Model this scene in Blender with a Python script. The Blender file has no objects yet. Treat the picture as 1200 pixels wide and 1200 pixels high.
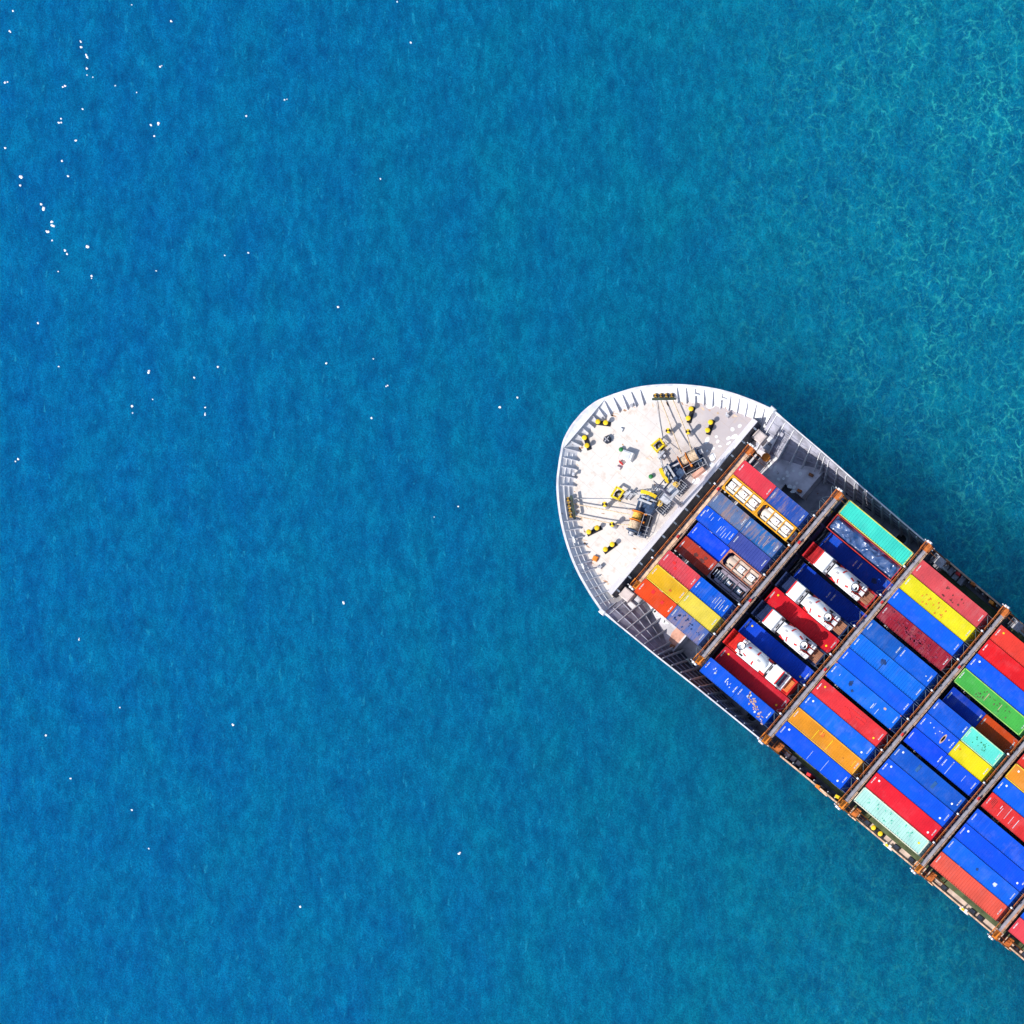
import bpy, math, random
from mathutils import Vector, Matrix
R = math.radians
scene = bpy.context.scene
col = scene.collection
random.seed(7)

# ------------------------------------------------------------------ camera
DZ = -9.5                       # heights below are measured from the keel; the sea lies at 9.5 m
TILT, ROLL = R(20.5), R(49.9)
s, c = math.sin(TILT), math.cos(TILT)
fwd = Vector((-s, 0, -c)); up0 = Vector((-c, 0, s)); r0 = Vector((0, 1, 0))
rt = r0 * math.cos(ROLL) - up0 * math.sin(ROLL)
up = r0 * math.sin(ROLL) + up0 * math.cos(ROLL)
cam = bpy.data.objects.new('camera', bpy.data.cameras.new('camera'))
col.objects.link(cam)
M3 = Matrix((rt, up, -fwd)).transposed()
cam.matrix_world = Matrix.Translation((481.73, -15.693, 1441.90 + DZ)) @ M3.to_4x4()
cam.data.sensor_width = 36.0
cam.data.lens = 36.0 * 1500 * 8.6 / 1200
cam.data.clip_end = 20000
cam.data.clip_start = 10
scene.camera = cam

# ------------------------------------------------------------------ light
SUN_EL = R(45); sd = Vector((-.11, -.994, 0)).normalized()
sun_dir = sd * math.cos(SUN_EL) + Vector((0, 0, math.sin(SUN_EL)))
world = bpy.data.worlds.new('World'); scene.world = world; world.use_nodes = True
wn = world.node_tree
sky = wn.nodes.new('ShaderNodeTexSky'); sky.sky_type = 'NISHITA'; sky.sun_disc = False
sky.sun_elevation = SUN_EL; sky.sun_rotation = math.atan2(sd.x, sd.y)
bg = wn.nodes['Background']; bg.inputs['Strength'].default_value = 0.15
wn.links.new(sky.outputs[0], bg.inputs['Color'])
sl = bpy.data.lights.new('sun', 'SUN'); sl.energy = 4.3; sl.angle = R(0.5); sl.color = (1, .955, .89)
sun = bpy.data.objects.new('sun', sl); col.objects.link(sun)
sun.rotation_euler = sun_dir.to_track_quat('Z', 'Y').to_euler()
scene.view_settings.view_transform = 'Standard'; scene.view_settings.look = 'None'
scene.view_settings.exposure = 0.32; scene.view_settings.gamma = 1

# ------------------------------------------------------------------ materials
def lin(r, g, b, k=1.0):
    f = lambda v: ((v / 255 + .055) / 1.055) ** 2.4 if v > 10.3 else v / 255 / 12.92
    return tuple(min(.85, f(v) * k) for v in (r, g, b))

def newmat(name):
    m = bpy.data.materials.new(name); m.use_nodes = True
    t = m.node_tree
    return m, t, t.nodes, t.links, t.nodes['Principled BSDF']

def mixc(t, fac, a, b, blend='MIX'):
    n = t.nodes.new('ShaderNodeMix'); n.data_type = 'RGBA'; n.blend_type = blend
    for sock, v in ((n.inputs[0], fac), (n.inputs[6], a), (n.inputs[7], b)):
        if hasattr(v, 'node'): t.links.new(v, sock)
        elif isinstance(v, (int, float)): sock.default_value = v
        else: sock.default_value = (*v[:3], 1)
    return n.outputs[2]

def math_(t, op, a, b=0.0, c_=None, clamp=False):
    n = t.nodes.new('ShaderNodeMath'); n.operation = op; n.use_clamp = clamp
    for i, v in enumerate((a, b) if c_ is None else (a, b, c_)):
        if hasattr(v, 'node'): t.links.new(v, n.inputs[i])
        else: n.inputs[i].default_value = v
    return n.outputs[0]

def ramp(t, v, lo, hi, smooth=True):
    n = t.nodes.new('ShaderNodeMapRange'); n.interpolation_type = 'SMOOTHSTEP' if smooth else 'LINEAR'
    t.links.new(v, n.inputs[0]); n.inputs[1].default_value = lo; n.inputs[2].default_value = hi
    return n.outputs[0]

def noise(t, vec, scale, detail=4, rough=.55, sc=None):
    if sc is not None:
        mp = t.nodes.new('ShaderNodeVectorMath'); mp.operation = 'MULTIPLY'
        t.links.new(vec, mp.inputs[0]); mp.inputs[1].default_value = sc; vec = mp.outputs[0]
    n = t.nodes.new('ShaderNodeTexNoise'); n.inputs['Scale'].default_value = scale
    n.inputs['Detail'].default_value = detail; n.inputs['Roughness'].default_value = rough
    t.links.new(vec, n.inputs['Vector'])
    return n.outputs['Fac']

def coords(t, rnd=True):
    tc = t.nodes.new('ShaderNodeTexCoord').outputs['Object']
    if not rnd: return tc
    oi = t.nodes.new('ShaderNodeObjectInfo')
    sc = math_(t, 'MULTIPLY', oi.outputs['Random'], 311.0)
    va = t.nodes.new('ShaderNodeVectorMath'); va.operation = 'ADD'
    t.links.new(tc, va.inputs[0]); t.links.new(sc, va.inputs[1])
    return va.outputs[0]

MATS = {}
def paint(name, rgb, rough=.55, var=.18, rust=0.0, scale=.9, metal=0.0):
    """plain weathered paint: brightness mottling and, if asked, rust coming through"""
    if name in MATS: return MATS[name]
    m, t, n, l, p = newmat(name)
    v = coords(t)
    a = noise(t, v, scale, 5)
    dark = tuple(x * (1 - var * 1.6) for x in rgb); lite = tuple(min(.88, x * (1 + var)) for x in rgb)
    colr = mixc(t, ramp(t, a, .3, .7), dark, lite)
    if rust:
        b = noise(t, v, scale * 2.6, 6, .65)
        colr = mixc(t, ramp(t, b, .66 - rust * .2, .72 - rust * .15), colr, (.20, .07, .03))
    l.new(colr, p.inputs['Base Color'])
    p.inputs['Roughness'].default_value = rough; p.inputs['Metallic'].default_value = metal; p.inputs['Specular IOR Level'].default_value = .25 if rough > .4 else .5
    MATS[name] = m
    return m

def container_mat(name, kind):
    """container paint: the colour is the object's own colour, its alpha says how dirty it is"""
    m, t, n, l, p = newmat(name)
    v = coords(t)
    oi = t.nodes.new('ShaderNodeObjectInfo')
    base = oi.outputs['Color']; al = oi.outputs['Alpha']
    big = noise(t, v, .35, 4, .6)
    colr = mixc(t, ramp(t, big, .30, .70), mixc(t, 1.0, base, (.78, .80, .84), 'MULTIPLY'), base)
    fade = noise(t, v, .55, 5, .65)
    colr = mixc(t, math_(t, 'MULTIPLY', ramp(t, fade, .48, .72), math_(t, 'ADD', .04, math_(t, 'MULTIPLY', al, .22))), colr, mixc(t, .55, base, (.40, .40, .42)))
    fine = noise(t, v, 5.5, 4, .7)
    colr = mixc(t, math_(t, 'MULTIPLY', ramp(t, fine, .48, .78), math_(t, 'ADD', .10, math_(t, 'MULTIPLY', al, .45))), colr, mixc(t, .6, base, (.03, .028, .03)))
    run = noise(t, v, 1.3, 5, .7, (1.0, .22, 1))
    colr = mixc(t, math_(t, 'MULTIPLY', ramp(t, run, .54, .70), math_(t, 'ADD', .06, math_(t, 'MULTIPLY', al, .42))), colr, mixc(t, .55, base, (.05, .035, .03)))
    pale = noise(t, v, .8, 5, .6, (1.0, .16, 1))
    colr = mixc(t, math_(t, 'MULTIPLY', ramp(t, pale, .52, .75), math_(t, 'MULTIPLY', math_(t, 'MULTIPLY', al, al), .5)), colr, mixc(t, .6, base, (.45, .44, .42)))
    # specks and blots where water stood, in groups
    msk = ramp(t, noise(t, v, .33, 2), .47, .62)
    sp = noise(t, v, 1.9, 6, .78)
    spk = math_(t, 'MULTIPLY', ramp(t, sp, .60, .66), math_(t, 'MULTIPLY', msk, math_(t, 'MULTIPLY', al, 1.6, None, True)), None, True)
    dark = mixc(t, .80, base, (.02, .014, .018))
    colr = mixc(t, spk, colr, dark)
    if kind == 'rust':
        st = noise(t, v, .9, 5, .62, (1.7, .33, 1))
        colr = mixc(t, math_(t, 'MULTIPLY', ramp(t, st, .47, .64), al, None, True), colr, (.30, .185, .145))
        st2 = noise(t, v, 3.2, 5, .7, (1.6, .22, 1))
        colr = mixc(t, math_(t, 'MULTIPLY', ramp(t, st2, .60, .66), al, None, True), colr, (.36, .20, .12))
    l.new(colr, p.inputs['Base Color'])
    p.inputs['Roughness'].default_value = .5; p.inputs['Specular IOR Level'].default_value = .12
    return m
ROOF = container_mat('roof_paint', 'clean'); ROOFR = container_mat('rusted_roof_paint', 'rust')
WALL = container_mat('wall_paint', 'clean')

def objcol(name, k=1.0, rough=.5):
    m, t, n, l, p = newmat(name)
    oi = t.nodes.new('ShaderNodeObjectInfo')
    v = coords(t); a = noise(t, v, 2.0, 4)
    cc = mixc(t, 1.0, oi.outputs['Color'], (k, k, k), 'MULTIPLY')
    l.new(mixc(t, math_(t, 'MULTIPLY', ramp(t, a, .45, .75), .5), cc, mixc(t, .6, cc, (.05, .04, .04))), p.inputs['Base Color'])
    p.inputs['Roughness'].default_value = rough
    return m
CAST = objcol('casting_steel', .8)

WHITE = paint('white_letter', (.66, .67, .68), .5, .06)
DECK = None
def deck_mat():
    m, t, n, l, p = newmat('white_deck_paint')
    tc = coords(t, False)
    a = noise(t, tc, .16, 4); b = noise(t, tc, 1.1, 6, .65); f = noise(t, tc, 6.0, 4, .7)
    sep = t.nodes.new('ShaderNodeSeparateXYZ'); l.new(tc, sep.inputs[0])
    # overexposed glare painted in: whiter forward and to port, greyer towards the starboard quarter
    g = math_(t, 'ADD', math_(t, 'MULTIPLY', sep.outputs[1], .030), math_(t, 'ADD', math_(t, 'MULTIPLY', sep.outputs[0], .034), 1.42))
    g = math_(t, 'ADD', g, math_(t, 'MULTIPLY', math_(t, 'SUBTRACT', a, .5), .9))
    colr = mixc(t, ramp(t, g, .0, .75), (.67, .615, .565), (.42, .37, .38))
    colr = mixc(t, math_(t, 'MULTIPLY', ramp(t, b, .48, .72), .6), colr, (.50, .39, .31))
    wn_ = t.nodes.new('ShaderNodeVectorMath'); wn_.operation = 'DISTANCE'; ab = t.nodes.new('ShaderNodeVectorMath'); ab.operation = 'ABSOLUTE'
    l.new(tc, ab.inputs[0]); l.new(ab.outputs[0], wn_.inputs[0]); wn_.inputs[1].default_value = (36.2, 4.2, 15)
    near = math_(t, 'SUBTRACT', 1.0, ramp(t, wn_.outputs['Value'], 1.5, 6.0))
    colr = mixc(t, math_(t, 'MULTIPLY', math_(t, 'MULTIPLY', near, ramp(t, noise(t, tc, .8, 5, .7), .38, .62)), .6), colr, (.36, .31, .30))
    colr = mixc(t, math_(t, 'MULTIPLY', ramp(t, f, .55, .8), .35), colr, (.38, .33, .33))
    # plate seams
    br = t.nodes.new('ShaderNodeTexBrick'); l.new(tc, br.inputs['Vector'])
    br.inputs['Scale'].default_value = .12; br.inputs['Mortar Size'].default_value = .006; br.inputs['Mortar Smooth'].default_value = .4
    colr = mixc(t, math_(t, 'MULTIPLY', br.outputs['Fac'], .25), colr, (.3, .22, .2))
    l.new(colr, p.inputs['Base Color']); p.inputs['Roughness'].default_value = .7
    return m
DECK = deck_mat()
SHIPW = paint('ship_white', (.66, .66, .67), .5, .10, .12)
BULW = paint('bulwark_white', (.66, .66, .68), .5, .10, .18, .8)
GREYD = paint('grey_deck', (.62, .59, .62), .65, .22, .12, .45)
PINKD = paint('beige_deck', (.58, .44, .36), .7, .16, .1, .8)
NAVY = paint('navy_steel', (.030, .038, .062), .5, .25, .06)
DARK = paint('black_steel', (.018, .018, .022), .5, .2)
HULL = paint('hull_blue', (.03, .05, .09), .45, .2)
ORNG = paint('orange_rail', (.50, .14, .03), .55, .25, .1, 1.6)
ORNB = paint('bright_orange', (.80, .24, .03), .5, .15)
RUSTY = paint('rust_brown', (.28, .11, .05), .65, .3, .3, 1.5)
WALKG = paint('walkway_grey', (.30, .29, .33), .65, .16, .1, 1.2)
TRAY = paint('tray_beige', (.66, .44, .30), .6, .25, .25, 1.4)
YEL = paint('safety_yellow', (.83, .55, .02), .45, .12)
ROPE = paint('rope', (.66, .50, .34), .9, .25, 0, 4)
ROPEY = paint('yellow_rope', (.78, .46, .10), .9, .25, 0, 4)
BLUEM = paint('machine_blue', (.05, .085, .16), .45, .35, .1, 1.3)
GREYM = paint('machine_grey', (.45, .45, .48), .5, .25, .1, 1.3)
GREEN = paint('green_paint', (.03, .20, .06), .5, .2)
COAM = paint('coaming_green', (.085, .105, .045), .6, .25, .15, .9)
REDP = paint('red_paint', (.55, .03, .03), .5, .2)
CREAM = paint('tank_cream', (.80, .72, .60), .45, .08, 0, 1.0)
PINKST = paint('primer_pink', (.62, .33, .24), .7, .2)
PATCHW = paint('patch_white', (.82, .82, .82), .6, .05)
WOOD = None
def wood_mat(name, a_, b_):
    m, t, n, l, p = newmat(name)
    tc = coords(t)
    w = noise(t, tc, 3.0, 5, .6, (.25, 3.2, 1))
    l.new(mixc(t, ramp(t, w, .3, .7), a_, b_), p.inputs['Base Color']); p.inputs['Roughness'].default_value = .8
    return m
WOOD = wood_mat('plank_wood', (.20, .07, .035), (.40, .19, .11))
WOODO = wood_mat('plank_orange', (.55, .13, .03), (.72, .25, .06))
TRUCKW = paint('truck_white', (.83, .83, .83), .35, .03)
GLASS = paint('windscreen', (.02, .05, .10), .08, .2)
TYRE = paint('tyre_rubber', (.02, .02, .02), .85, .2)
GREYL = paint('light_grey', (.50, .50, .52), .5, .12)
TRED = paint('truck_red', (.72, .02, .02), .4, .06)
STEELG = paint('lash_steel', (.14, .20, .24), .4, .25)

def tarp_mat():
    m, t, n, l, p = newmat('blue_tarpaulin')
    tc = coords(t)
    a = noise(t, tc, 1.2, 4)
    l.new(mixc(t, ramp(t, a, .35, .7), (.02, .065, .19), (.09, .14, .28)), p.inputs['Base Color'])
    p.inputs['Roughness'].default_value = .28
    return m
TARP = tarp_mat()

# ------------------------------------------------------------------ mesh builder
class MB:
    def __init__(self): self.v = []; self.f = []; self.m = []; self.mats = []; self.mi = 0; self.smooth = []; self.sm = False
    def mat(self, m):
        if m not in self.mats: self.mats.append(m)
        self.mi = self.mats.index(m); return self
    def add(self, vs, fs):
        o = len(self.v); self.v += [tuple(x) for x in vs]
        for f in fs: self.f.append([i + o for i in f]); self.m.append(self.mi); self.smooth.append(self.sm)
        return self
    def box(self, x0, x1, y0, y1, z0, z1):
        vs = [(x, y, z) for z in (z0, z1) for y in (y0, y1) for x in (x0, x1)]
        return self.add(vs, [(0, 2, 3, 1), (4, 5, 7, 6), (0, 1, 5, 4), (2, 6, 7, 3), (0, 4, 6, 2), (1, 3, 7, 5)])
    def cbox(self, cx, cy, z0, sx, sy, sz, rot=0.0, bev=0.0):
        ca, sa = math.cos(rot), math.sin(rot)
        b = bev
        def ringp(hx, hy, z):
            pts = [(-hx, -hy), (hx, -hy), (hx, hy), (-hx, hy)]
            return [(cx + x * ca - y * sa, cy + x * sa + y * ca, z) for x, y in pts]
        hx, hy = sx / 2, sy / 2
        rings = [ringp(hx, hy, z0), ringp(hx, hy, z0 + sz - b)]
        if b: rings.append(ringp(hx - b, hy - b, z0 + sz))
        vs = [p for r_ in rings for p in r_]; fs = [(3, 2, 1, 0)]
        for k in range(len(rings) - 1):
            for i in range(4): fs.append((k * 4 + i, k * 4 + (i + 1) % 4, k * 4 + 4 + (i + 1) % 4, k * 4 + 4 + i))
        e = (len(rings) - 1) * 4; fs.append((e, e + 1, e + 2, e + 3))
        return self.add(vs, fs)
    def rev(self, p, q, prof, n=14, caps=True, a0=0.0, a1=2 * math.pi):
        """surface of revolution about p->q; prof = [(t along in metres, radius)]"""
        p = Vector(p); q = Vector(q); d = (q - p).normalized()
        h = Vector((0, 0, 1)) if abs(d.z) < .9 else Vector((1, 0, 0))
        u = (h - d * h.dot(d)).normalized(); w = d.cross(u)
        full = abs(a1 - a0 - 2 * math.pi) < 1e-6
        k = n if full else n + 1
        vs = []
        for t_, r_ in prof:
            for i in range(k):
                a = a0 + (a1 - a0) * i / n
                vs.append(p + d * t_ + (u * math.cos(a) + w * math.sin(a)) * r_)
        fs = []
        for j in range(len(prof) - 1):
            for i in range(n):
                i2 = (i + 1) % k
                fs.append((j * k + i, j * k + i2, (j + 1) * k + i2, (j + 1) * k + i))
        if caps and full:
            fs.append(tuple(range(k - 1, -1, -1))); e = (len(prof) - 1) * k; fs.append(tuple(range(e, e + k)))
        return self.add(vs, fs)
    def tube(self, p, q, r_, n=8, r2=None):
        L = (Vector(q) - Vector(p)).length
        return self.rev(p, q, [(0, r_), (L, r_ if r2 is None else r2)], n)
    def bar(self, p, q, w, h):
        """square bar from p to q, w wide (horizontal), h high"""
        p = Vector(p); q = Vector(q); d = (q - p).normalized()
        hz = Vector((0, 0, 1)) if abs(d.z) < .95 else Vector((1, 0, 0))
        sd_ = d.cross(hz).normalized(); u = sd_.cross(d).normalized()
        vs = [b_ + sd_ * (w / 2 * a) + u * (h / 2 * e) for b_ in (p, q) for a, e in ((-1, -1), (1, -1), (1, 1), (-1, 1))]
        return self.add(vs, [(0, 1, 2, 3), (7, 6, 5, 4), (0, 4, 5, 1), (1, 5, 6, 2), (2, 6, 7, 3), (3, 7, 4, 0)])
    def torus(self, c_, ax, R_, r_, n=16, k=8):
        c_ = Vector(c_); d = Vector(ax).normalized()
        h = Vector((0, 0, 1)) if abs(d.z) < .9 else Vector((1, 0, 0))
        u = (h - d * h.dot(d)).normalized(); w = d.cross(u); vs = []; fs = []
        for i in range(n):
            a = 2 * math.pi * i / n; e = u * math.cos(a) + w * math.sin(a)
            for j in range(k):
                b = 2 * math.pi * j / k; vs.append(c_ + e * (R_ + r_ * math.cos(b)) + d * (r_ * math.sin(b)))
        for i in range(n):
            for j in range(k): fs.append((i * k + j, ((i + 1) % n) * k + j, ((i + 1) % n) * k + (j + 1) % k, i * k + (j + 1) % k))
        return self.add(vs, fs)
    def poly(self, pts, thick, nrm):
        """flat polygon given thickness along nrm"""
        nrm = Vector(nrm); k = len(pts)
        vs = [Vector(p) for p in pts] + [Vector(p) + nrm * thick for p in pts]
        fs = [tuple(range(k - 1, -1, -1)), tuple(range(k, 2 * k))]
        for i in range(k): fs.append((i, (i + 1) % k, k + (i + 1) % k, k + i))
        return self.add(vs, fs)
    def mesh(self, name):
        me = bpy.data.meshes.new(name)
        me.from_pydata(self.v, [], self.f)
        for m in self.mats: me.materials.append(m)
        me.polygons.foreach_set('material_index', self.m)
        me.polygons.foreach_set('use_smooth', self.smooth)
        me.update()
        return me
    def build(self, name, parent=None, m=None):
        if m is not None: self.mats = [m]; self.m = [0] * len(self.f)
        return link(name, self.mesh(name), parent)

def link(name, me, parent=None, loc=(0, 0, 0), colr=None):
    o = bpy.data.objects.new(name, me); col.objects.link(o)
    if parent is not None: o.parent = parent
    o.location = loc
    if colr is not None: o.color = colr
    return o

def tag(o, label=None, cat=None, group=None, kind=None):
    if label: o['label'] = label
    if cat: o['category'] = cat
    if group: o['group'] = group
    if kind: o['kind'] = kind
    return o

def thing(name, loc, label, cat, group=None, rz=0.0):
    o = bpy.data.objects.new(name, None); col.objects.link(o)
    o.location = (loc[0], loc[1], loc[2] + DZ); o.rotation_euler = (0, 0, rz); o.empty_display_size = .5
    return tag(o, label, cat, group)

# ------------------------------------------------------------------ the sea
def sea_mat():
    m, t, n, l, p = newmat('sea_water')
    tc = t.nodes.new('ShaderNodeTexCoord').outputs['Object']
    # wind frame: x along the wave crests
    vr = t.nodes.new('ShaderNodeVectorRotate'); vr.rotation_type = 'Z_AXIS'
    l.new(tc, vr.inputs['Vector']); vr.inputs['Angle'].default_value = R(46)
    w = vr.outputs[0]
    sep = t.nodes.new('ShaderNodeSeparateXYZ'); l.new(tc, sep.inputs[0])
    # shoaling towards the east corner: screen right is (.716,.644) in ship axes
    e = math_(t, 'ADD', math_(t, 'MULTIPLY', sep.outputs[0], .0062), math_(t, 'MULTIPLY', sep.outputs[1], .0056))
    big = noise(t, tc, .012, 3)
    e2 = math_(t, 'ADD', e, math_(t, 'MULTIPLY', math_(t, 'SUBTRACT', big, .5), .7))
    colr = mixc(t, ramp(t, e2, -1.15, .15), SEA_A, SEA_B)
    # long mottles, swell bands, ripples and fine grain: each lightens the crests and deepens the troughs
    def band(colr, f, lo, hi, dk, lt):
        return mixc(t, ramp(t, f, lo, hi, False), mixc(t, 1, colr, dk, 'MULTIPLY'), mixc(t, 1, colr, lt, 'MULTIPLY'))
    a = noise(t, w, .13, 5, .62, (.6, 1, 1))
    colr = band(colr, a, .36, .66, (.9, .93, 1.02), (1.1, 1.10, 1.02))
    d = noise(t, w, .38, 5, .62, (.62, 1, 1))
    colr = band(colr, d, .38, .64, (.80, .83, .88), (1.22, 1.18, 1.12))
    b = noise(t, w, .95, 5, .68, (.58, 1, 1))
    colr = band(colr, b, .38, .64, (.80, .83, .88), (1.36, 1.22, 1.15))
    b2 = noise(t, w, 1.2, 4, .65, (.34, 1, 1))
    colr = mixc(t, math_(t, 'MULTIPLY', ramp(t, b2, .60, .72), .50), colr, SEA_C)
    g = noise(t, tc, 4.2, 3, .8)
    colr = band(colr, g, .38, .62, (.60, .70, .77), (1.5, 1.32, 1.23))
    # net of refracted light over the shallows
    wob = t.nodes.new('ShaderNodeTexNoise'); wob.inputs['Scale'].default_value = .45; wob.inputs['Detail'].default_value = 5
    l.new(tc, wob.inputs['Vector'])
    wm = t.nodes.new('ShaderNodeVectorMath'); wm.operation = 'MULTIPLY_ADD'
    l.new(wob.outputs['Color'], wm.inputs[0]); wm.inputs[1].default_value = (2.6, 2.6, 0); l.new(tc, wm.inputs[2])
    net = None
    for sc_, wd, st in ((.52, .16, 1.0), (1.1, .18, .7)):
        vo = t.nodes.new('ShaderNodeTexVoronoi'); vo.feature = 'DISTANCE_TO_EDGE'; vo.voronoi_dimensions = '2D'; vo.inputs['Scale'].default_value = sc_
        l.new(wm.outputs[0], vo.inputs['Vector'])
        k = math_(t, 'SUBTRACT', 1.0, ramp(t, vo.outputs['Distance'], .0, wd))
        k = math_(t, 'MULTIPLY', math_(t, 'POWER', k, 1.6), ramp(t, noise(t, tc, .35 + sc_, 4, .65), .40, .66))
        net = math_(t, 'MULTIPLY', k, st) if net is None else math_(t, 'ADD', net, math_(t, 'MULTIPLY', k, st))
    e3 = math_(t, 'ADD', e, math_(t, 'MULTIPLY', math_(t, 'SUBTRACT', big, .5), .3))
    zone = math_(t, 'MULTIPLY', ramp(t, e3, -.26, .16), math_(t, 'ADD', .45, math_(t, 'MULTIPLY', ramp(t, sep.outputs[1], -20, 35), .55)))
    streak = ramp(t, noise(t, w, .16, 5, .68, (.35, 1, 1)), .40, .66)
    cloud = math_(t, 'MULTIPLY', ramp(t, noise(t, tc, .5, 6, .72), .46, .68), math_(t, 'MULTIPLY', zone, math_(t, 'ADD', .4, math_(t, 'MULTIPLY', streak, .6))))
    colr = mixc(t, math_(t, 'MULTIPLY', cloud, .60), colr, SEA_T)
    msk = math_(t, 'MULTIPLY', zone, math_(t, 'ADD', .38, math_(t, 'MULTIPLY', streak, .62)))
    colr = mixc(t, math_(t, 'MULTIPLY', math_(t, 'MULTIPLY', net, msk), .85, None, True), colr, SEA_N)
    sp = noise(t, tc, 1.5, 3, .6)
    colr = mixc(t, math_(t, 'MULTIPLY', math_(t, 'MULTIPLY', ramp(t, sp, .62, .76), msk), .75), colr, (.07, .44, .40))
    l.new(colr, p.inputs['Base Color'])
    p.inputs['Roughness'].default_value = .12; p.inputs['IOR'].default_value = 1.33; p.inputs['Specular IOR Level'].default_value = .3
    p.inputs['Subsurface Weight'].default_value = 1.0
    p.inputs['Subsurface Radius'].default_value = (.3, 1.0, .9); p.inputs['Subsurface Scale'].default_value = 220.0
    bp = t.nodes.new('ShaderNodeBump'); bp.inputs['Strength'].default_value = .55; bp.inputs['Distance'].default_value = .35
    h = math_(t, 'ADD', math_(t, 'MULTIPLY', a, 2.0), math_(t, 'ADD', b, math_(t, 'MULTIPLY', g, .12)))
    l.new(h, bp.inputs['Height']); l.new(bp.outputs[0], p.inputs['Normal'])
    return m
SEA_A = (.0004, .110, .260); SEA_B = (.0004, .118, .214); SEA_C = (.012, .28, .43); SEA_T = (.004, .235, .275); SEA_N = (.03, .40, .38)
mb = MB()
mb.add([(-4000, -4000, 0), (4000, -4000, 0), (4000, 4000, 0), (-4000, 4000, 0)], [(0, 1, 2, 3)])
tag(mb.build('sea', None, sea_mat()), kind='structure')

GLINTS = [(-161.8,-6.9),(-160.2,-9.4),(-148.3,4.6),(-142.0,6.4),(-150.8,-4.0),(-150.1,-4.6),(-148.7,-5.0),(-148.2,-5.2),(-147.3,-6.4),(-146.6,-7.1),(-145.7,-6.8),(-155.6,-15.4),(-148.1,-10.3),(-142.2,-5.7),(-139.0,-4.5),(-138.7,0.7),(-143.7,-11.2),(-145.3,-14.2),(-144.9,-14.6),(-141.4,-15.2),(-133.4,-5.8),(-134.1,-6.7),(-132.6,-7.6),(-123.8,2.9),(-141.0,-18.7),(-138.8,-19.8),(-144.3,-24.2),(-143.5,-25.2),(-139.2,-25.3),(-138.5,-25.5),(-136.2,-26.3),(-135.5,-26.5),(-135.8,-27.7),(-134.3,-28.2),(-131.8,-28.1),(-131.2,-28.3),(-129.5,-25.7),(-130.5,-31.0),(-119.1,-22.0),(-112.6,-14.1),(-110.1,-11.7),(-127.8,-38.4),(-121.1,-41.2),(-110.1,-33.4),(-106.9,-36.1),(-108.6,-38.8),(-107.9,-39.4),(-100.0,-32.2),(-99.3,-33.0),(-104.2,-30.0),(-94.4,-9.4),(-90.3,-16.5),(-85.3,-11.8),(-81.2,-13.6),(-102.0,8.2),(-111.8,25.7),(-117.4,28.9),(-120.7,8.4),(-66.2,-5.6),(-65.1,-3.0),(-61.4,-19.9),(-65.3,-40.4),(-80.7,-71.9),(-66.1,-63.4),(-86.5,-81.6),(-79.5,-83.9),(-63.8,-84.1),(-28.3,-56.5),(-41.1,-76.4),(-69.5,-81.6),(-116.8,-55.3),(-92.1,-68.3),(-63.1,-23.2),(-79.8,-18.3),(-102.5,-26.7),(-116.7,-54.8),(-125.9,-28.7),(-149.0,-22.5)]
mb = MB(); rf = random.Random(3)  # sun glints shaped as small white specks at fixed spots on the water
for i, (x, y) in enumerate(GLINTS):
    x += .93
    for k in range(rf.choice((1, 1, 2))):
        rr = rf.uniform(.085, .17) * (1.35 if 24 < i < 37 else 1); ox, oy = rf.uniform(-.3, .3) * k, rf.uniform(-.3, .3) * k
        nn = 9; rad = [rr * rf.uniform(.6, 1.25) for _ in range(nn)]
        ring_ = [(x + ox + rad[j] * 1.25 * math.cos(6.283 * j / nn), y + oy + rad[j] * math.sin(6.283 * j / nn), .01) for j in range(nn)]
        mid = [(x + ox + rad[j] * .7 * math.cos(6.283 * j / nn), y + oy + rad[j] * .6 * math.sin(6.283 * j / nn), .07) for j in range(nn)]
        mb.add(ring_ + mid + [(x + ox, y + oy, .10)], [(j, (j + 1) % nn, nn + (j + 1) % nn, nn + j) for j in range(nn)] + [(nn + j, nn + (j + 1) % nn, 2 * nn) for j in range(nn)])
tag(mb.build('sea_glints', None, paint('glint', (.86, .86, .86), .8, .03)), 'white flecks shaped as sun glints over the blue water', 'glint', kind='stuff')

# ------------------------------------------------------------------ the ship: hull and decks
ship = thing('container_ship', (0, 0, 0), 'large container ship with white rounded bow and stacked coloured containers', 'ship')
HALF = [(-52.75, 0), (-52.68, 1.5), (-52.2, 3.5), (-51.3, 5.15), (-50.45, 6.5), (-48.85, 8.7), (-46.5, 11.0), (-44.0, 12.95), (-41.15, 14.75), (-38.2, 16.2), (-34.8, 17.4), (-32.0, 18.15), (-31.2, 18.25)]
def catmull(P_, k=6):
    out = []
    n_ = len(P_)
    for i in range(n_ - 1):
        a = P_[i - 1] if i else (P_[1][0], -P_[1][1]); b = P_[i]; c_ = P_[i + 1]; d = P_[i + 2] if i + 2 < n_ else (2 * c_[0] - b[0], 2 * c_[1] - b[1])
        for j in range(k):
            t_ = j / k
            out.append(tuple(.5 * (2 * b[q] + (c_[q] - a[q]) * t_ + (2 * a[q] - 5 * b[q] + 4 * c_[q] - d[q]) * t_ ** 2 + (3 * b[q] - a[q] - 3 * c_[q] + d[q]) * t_ ** 3) for q in (0, 1)))
    out.append(P_[-1]); return out
def interp(tab, x):
    if x <= tab[0][0]: return tab[0][1]
    for (a, b), (c_, d) in zip(tab, tab[1:]):
        if x <= c_: return b + (d - b) * (x - a) / (c_ - a)
    return tab[-1][1]
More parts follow.
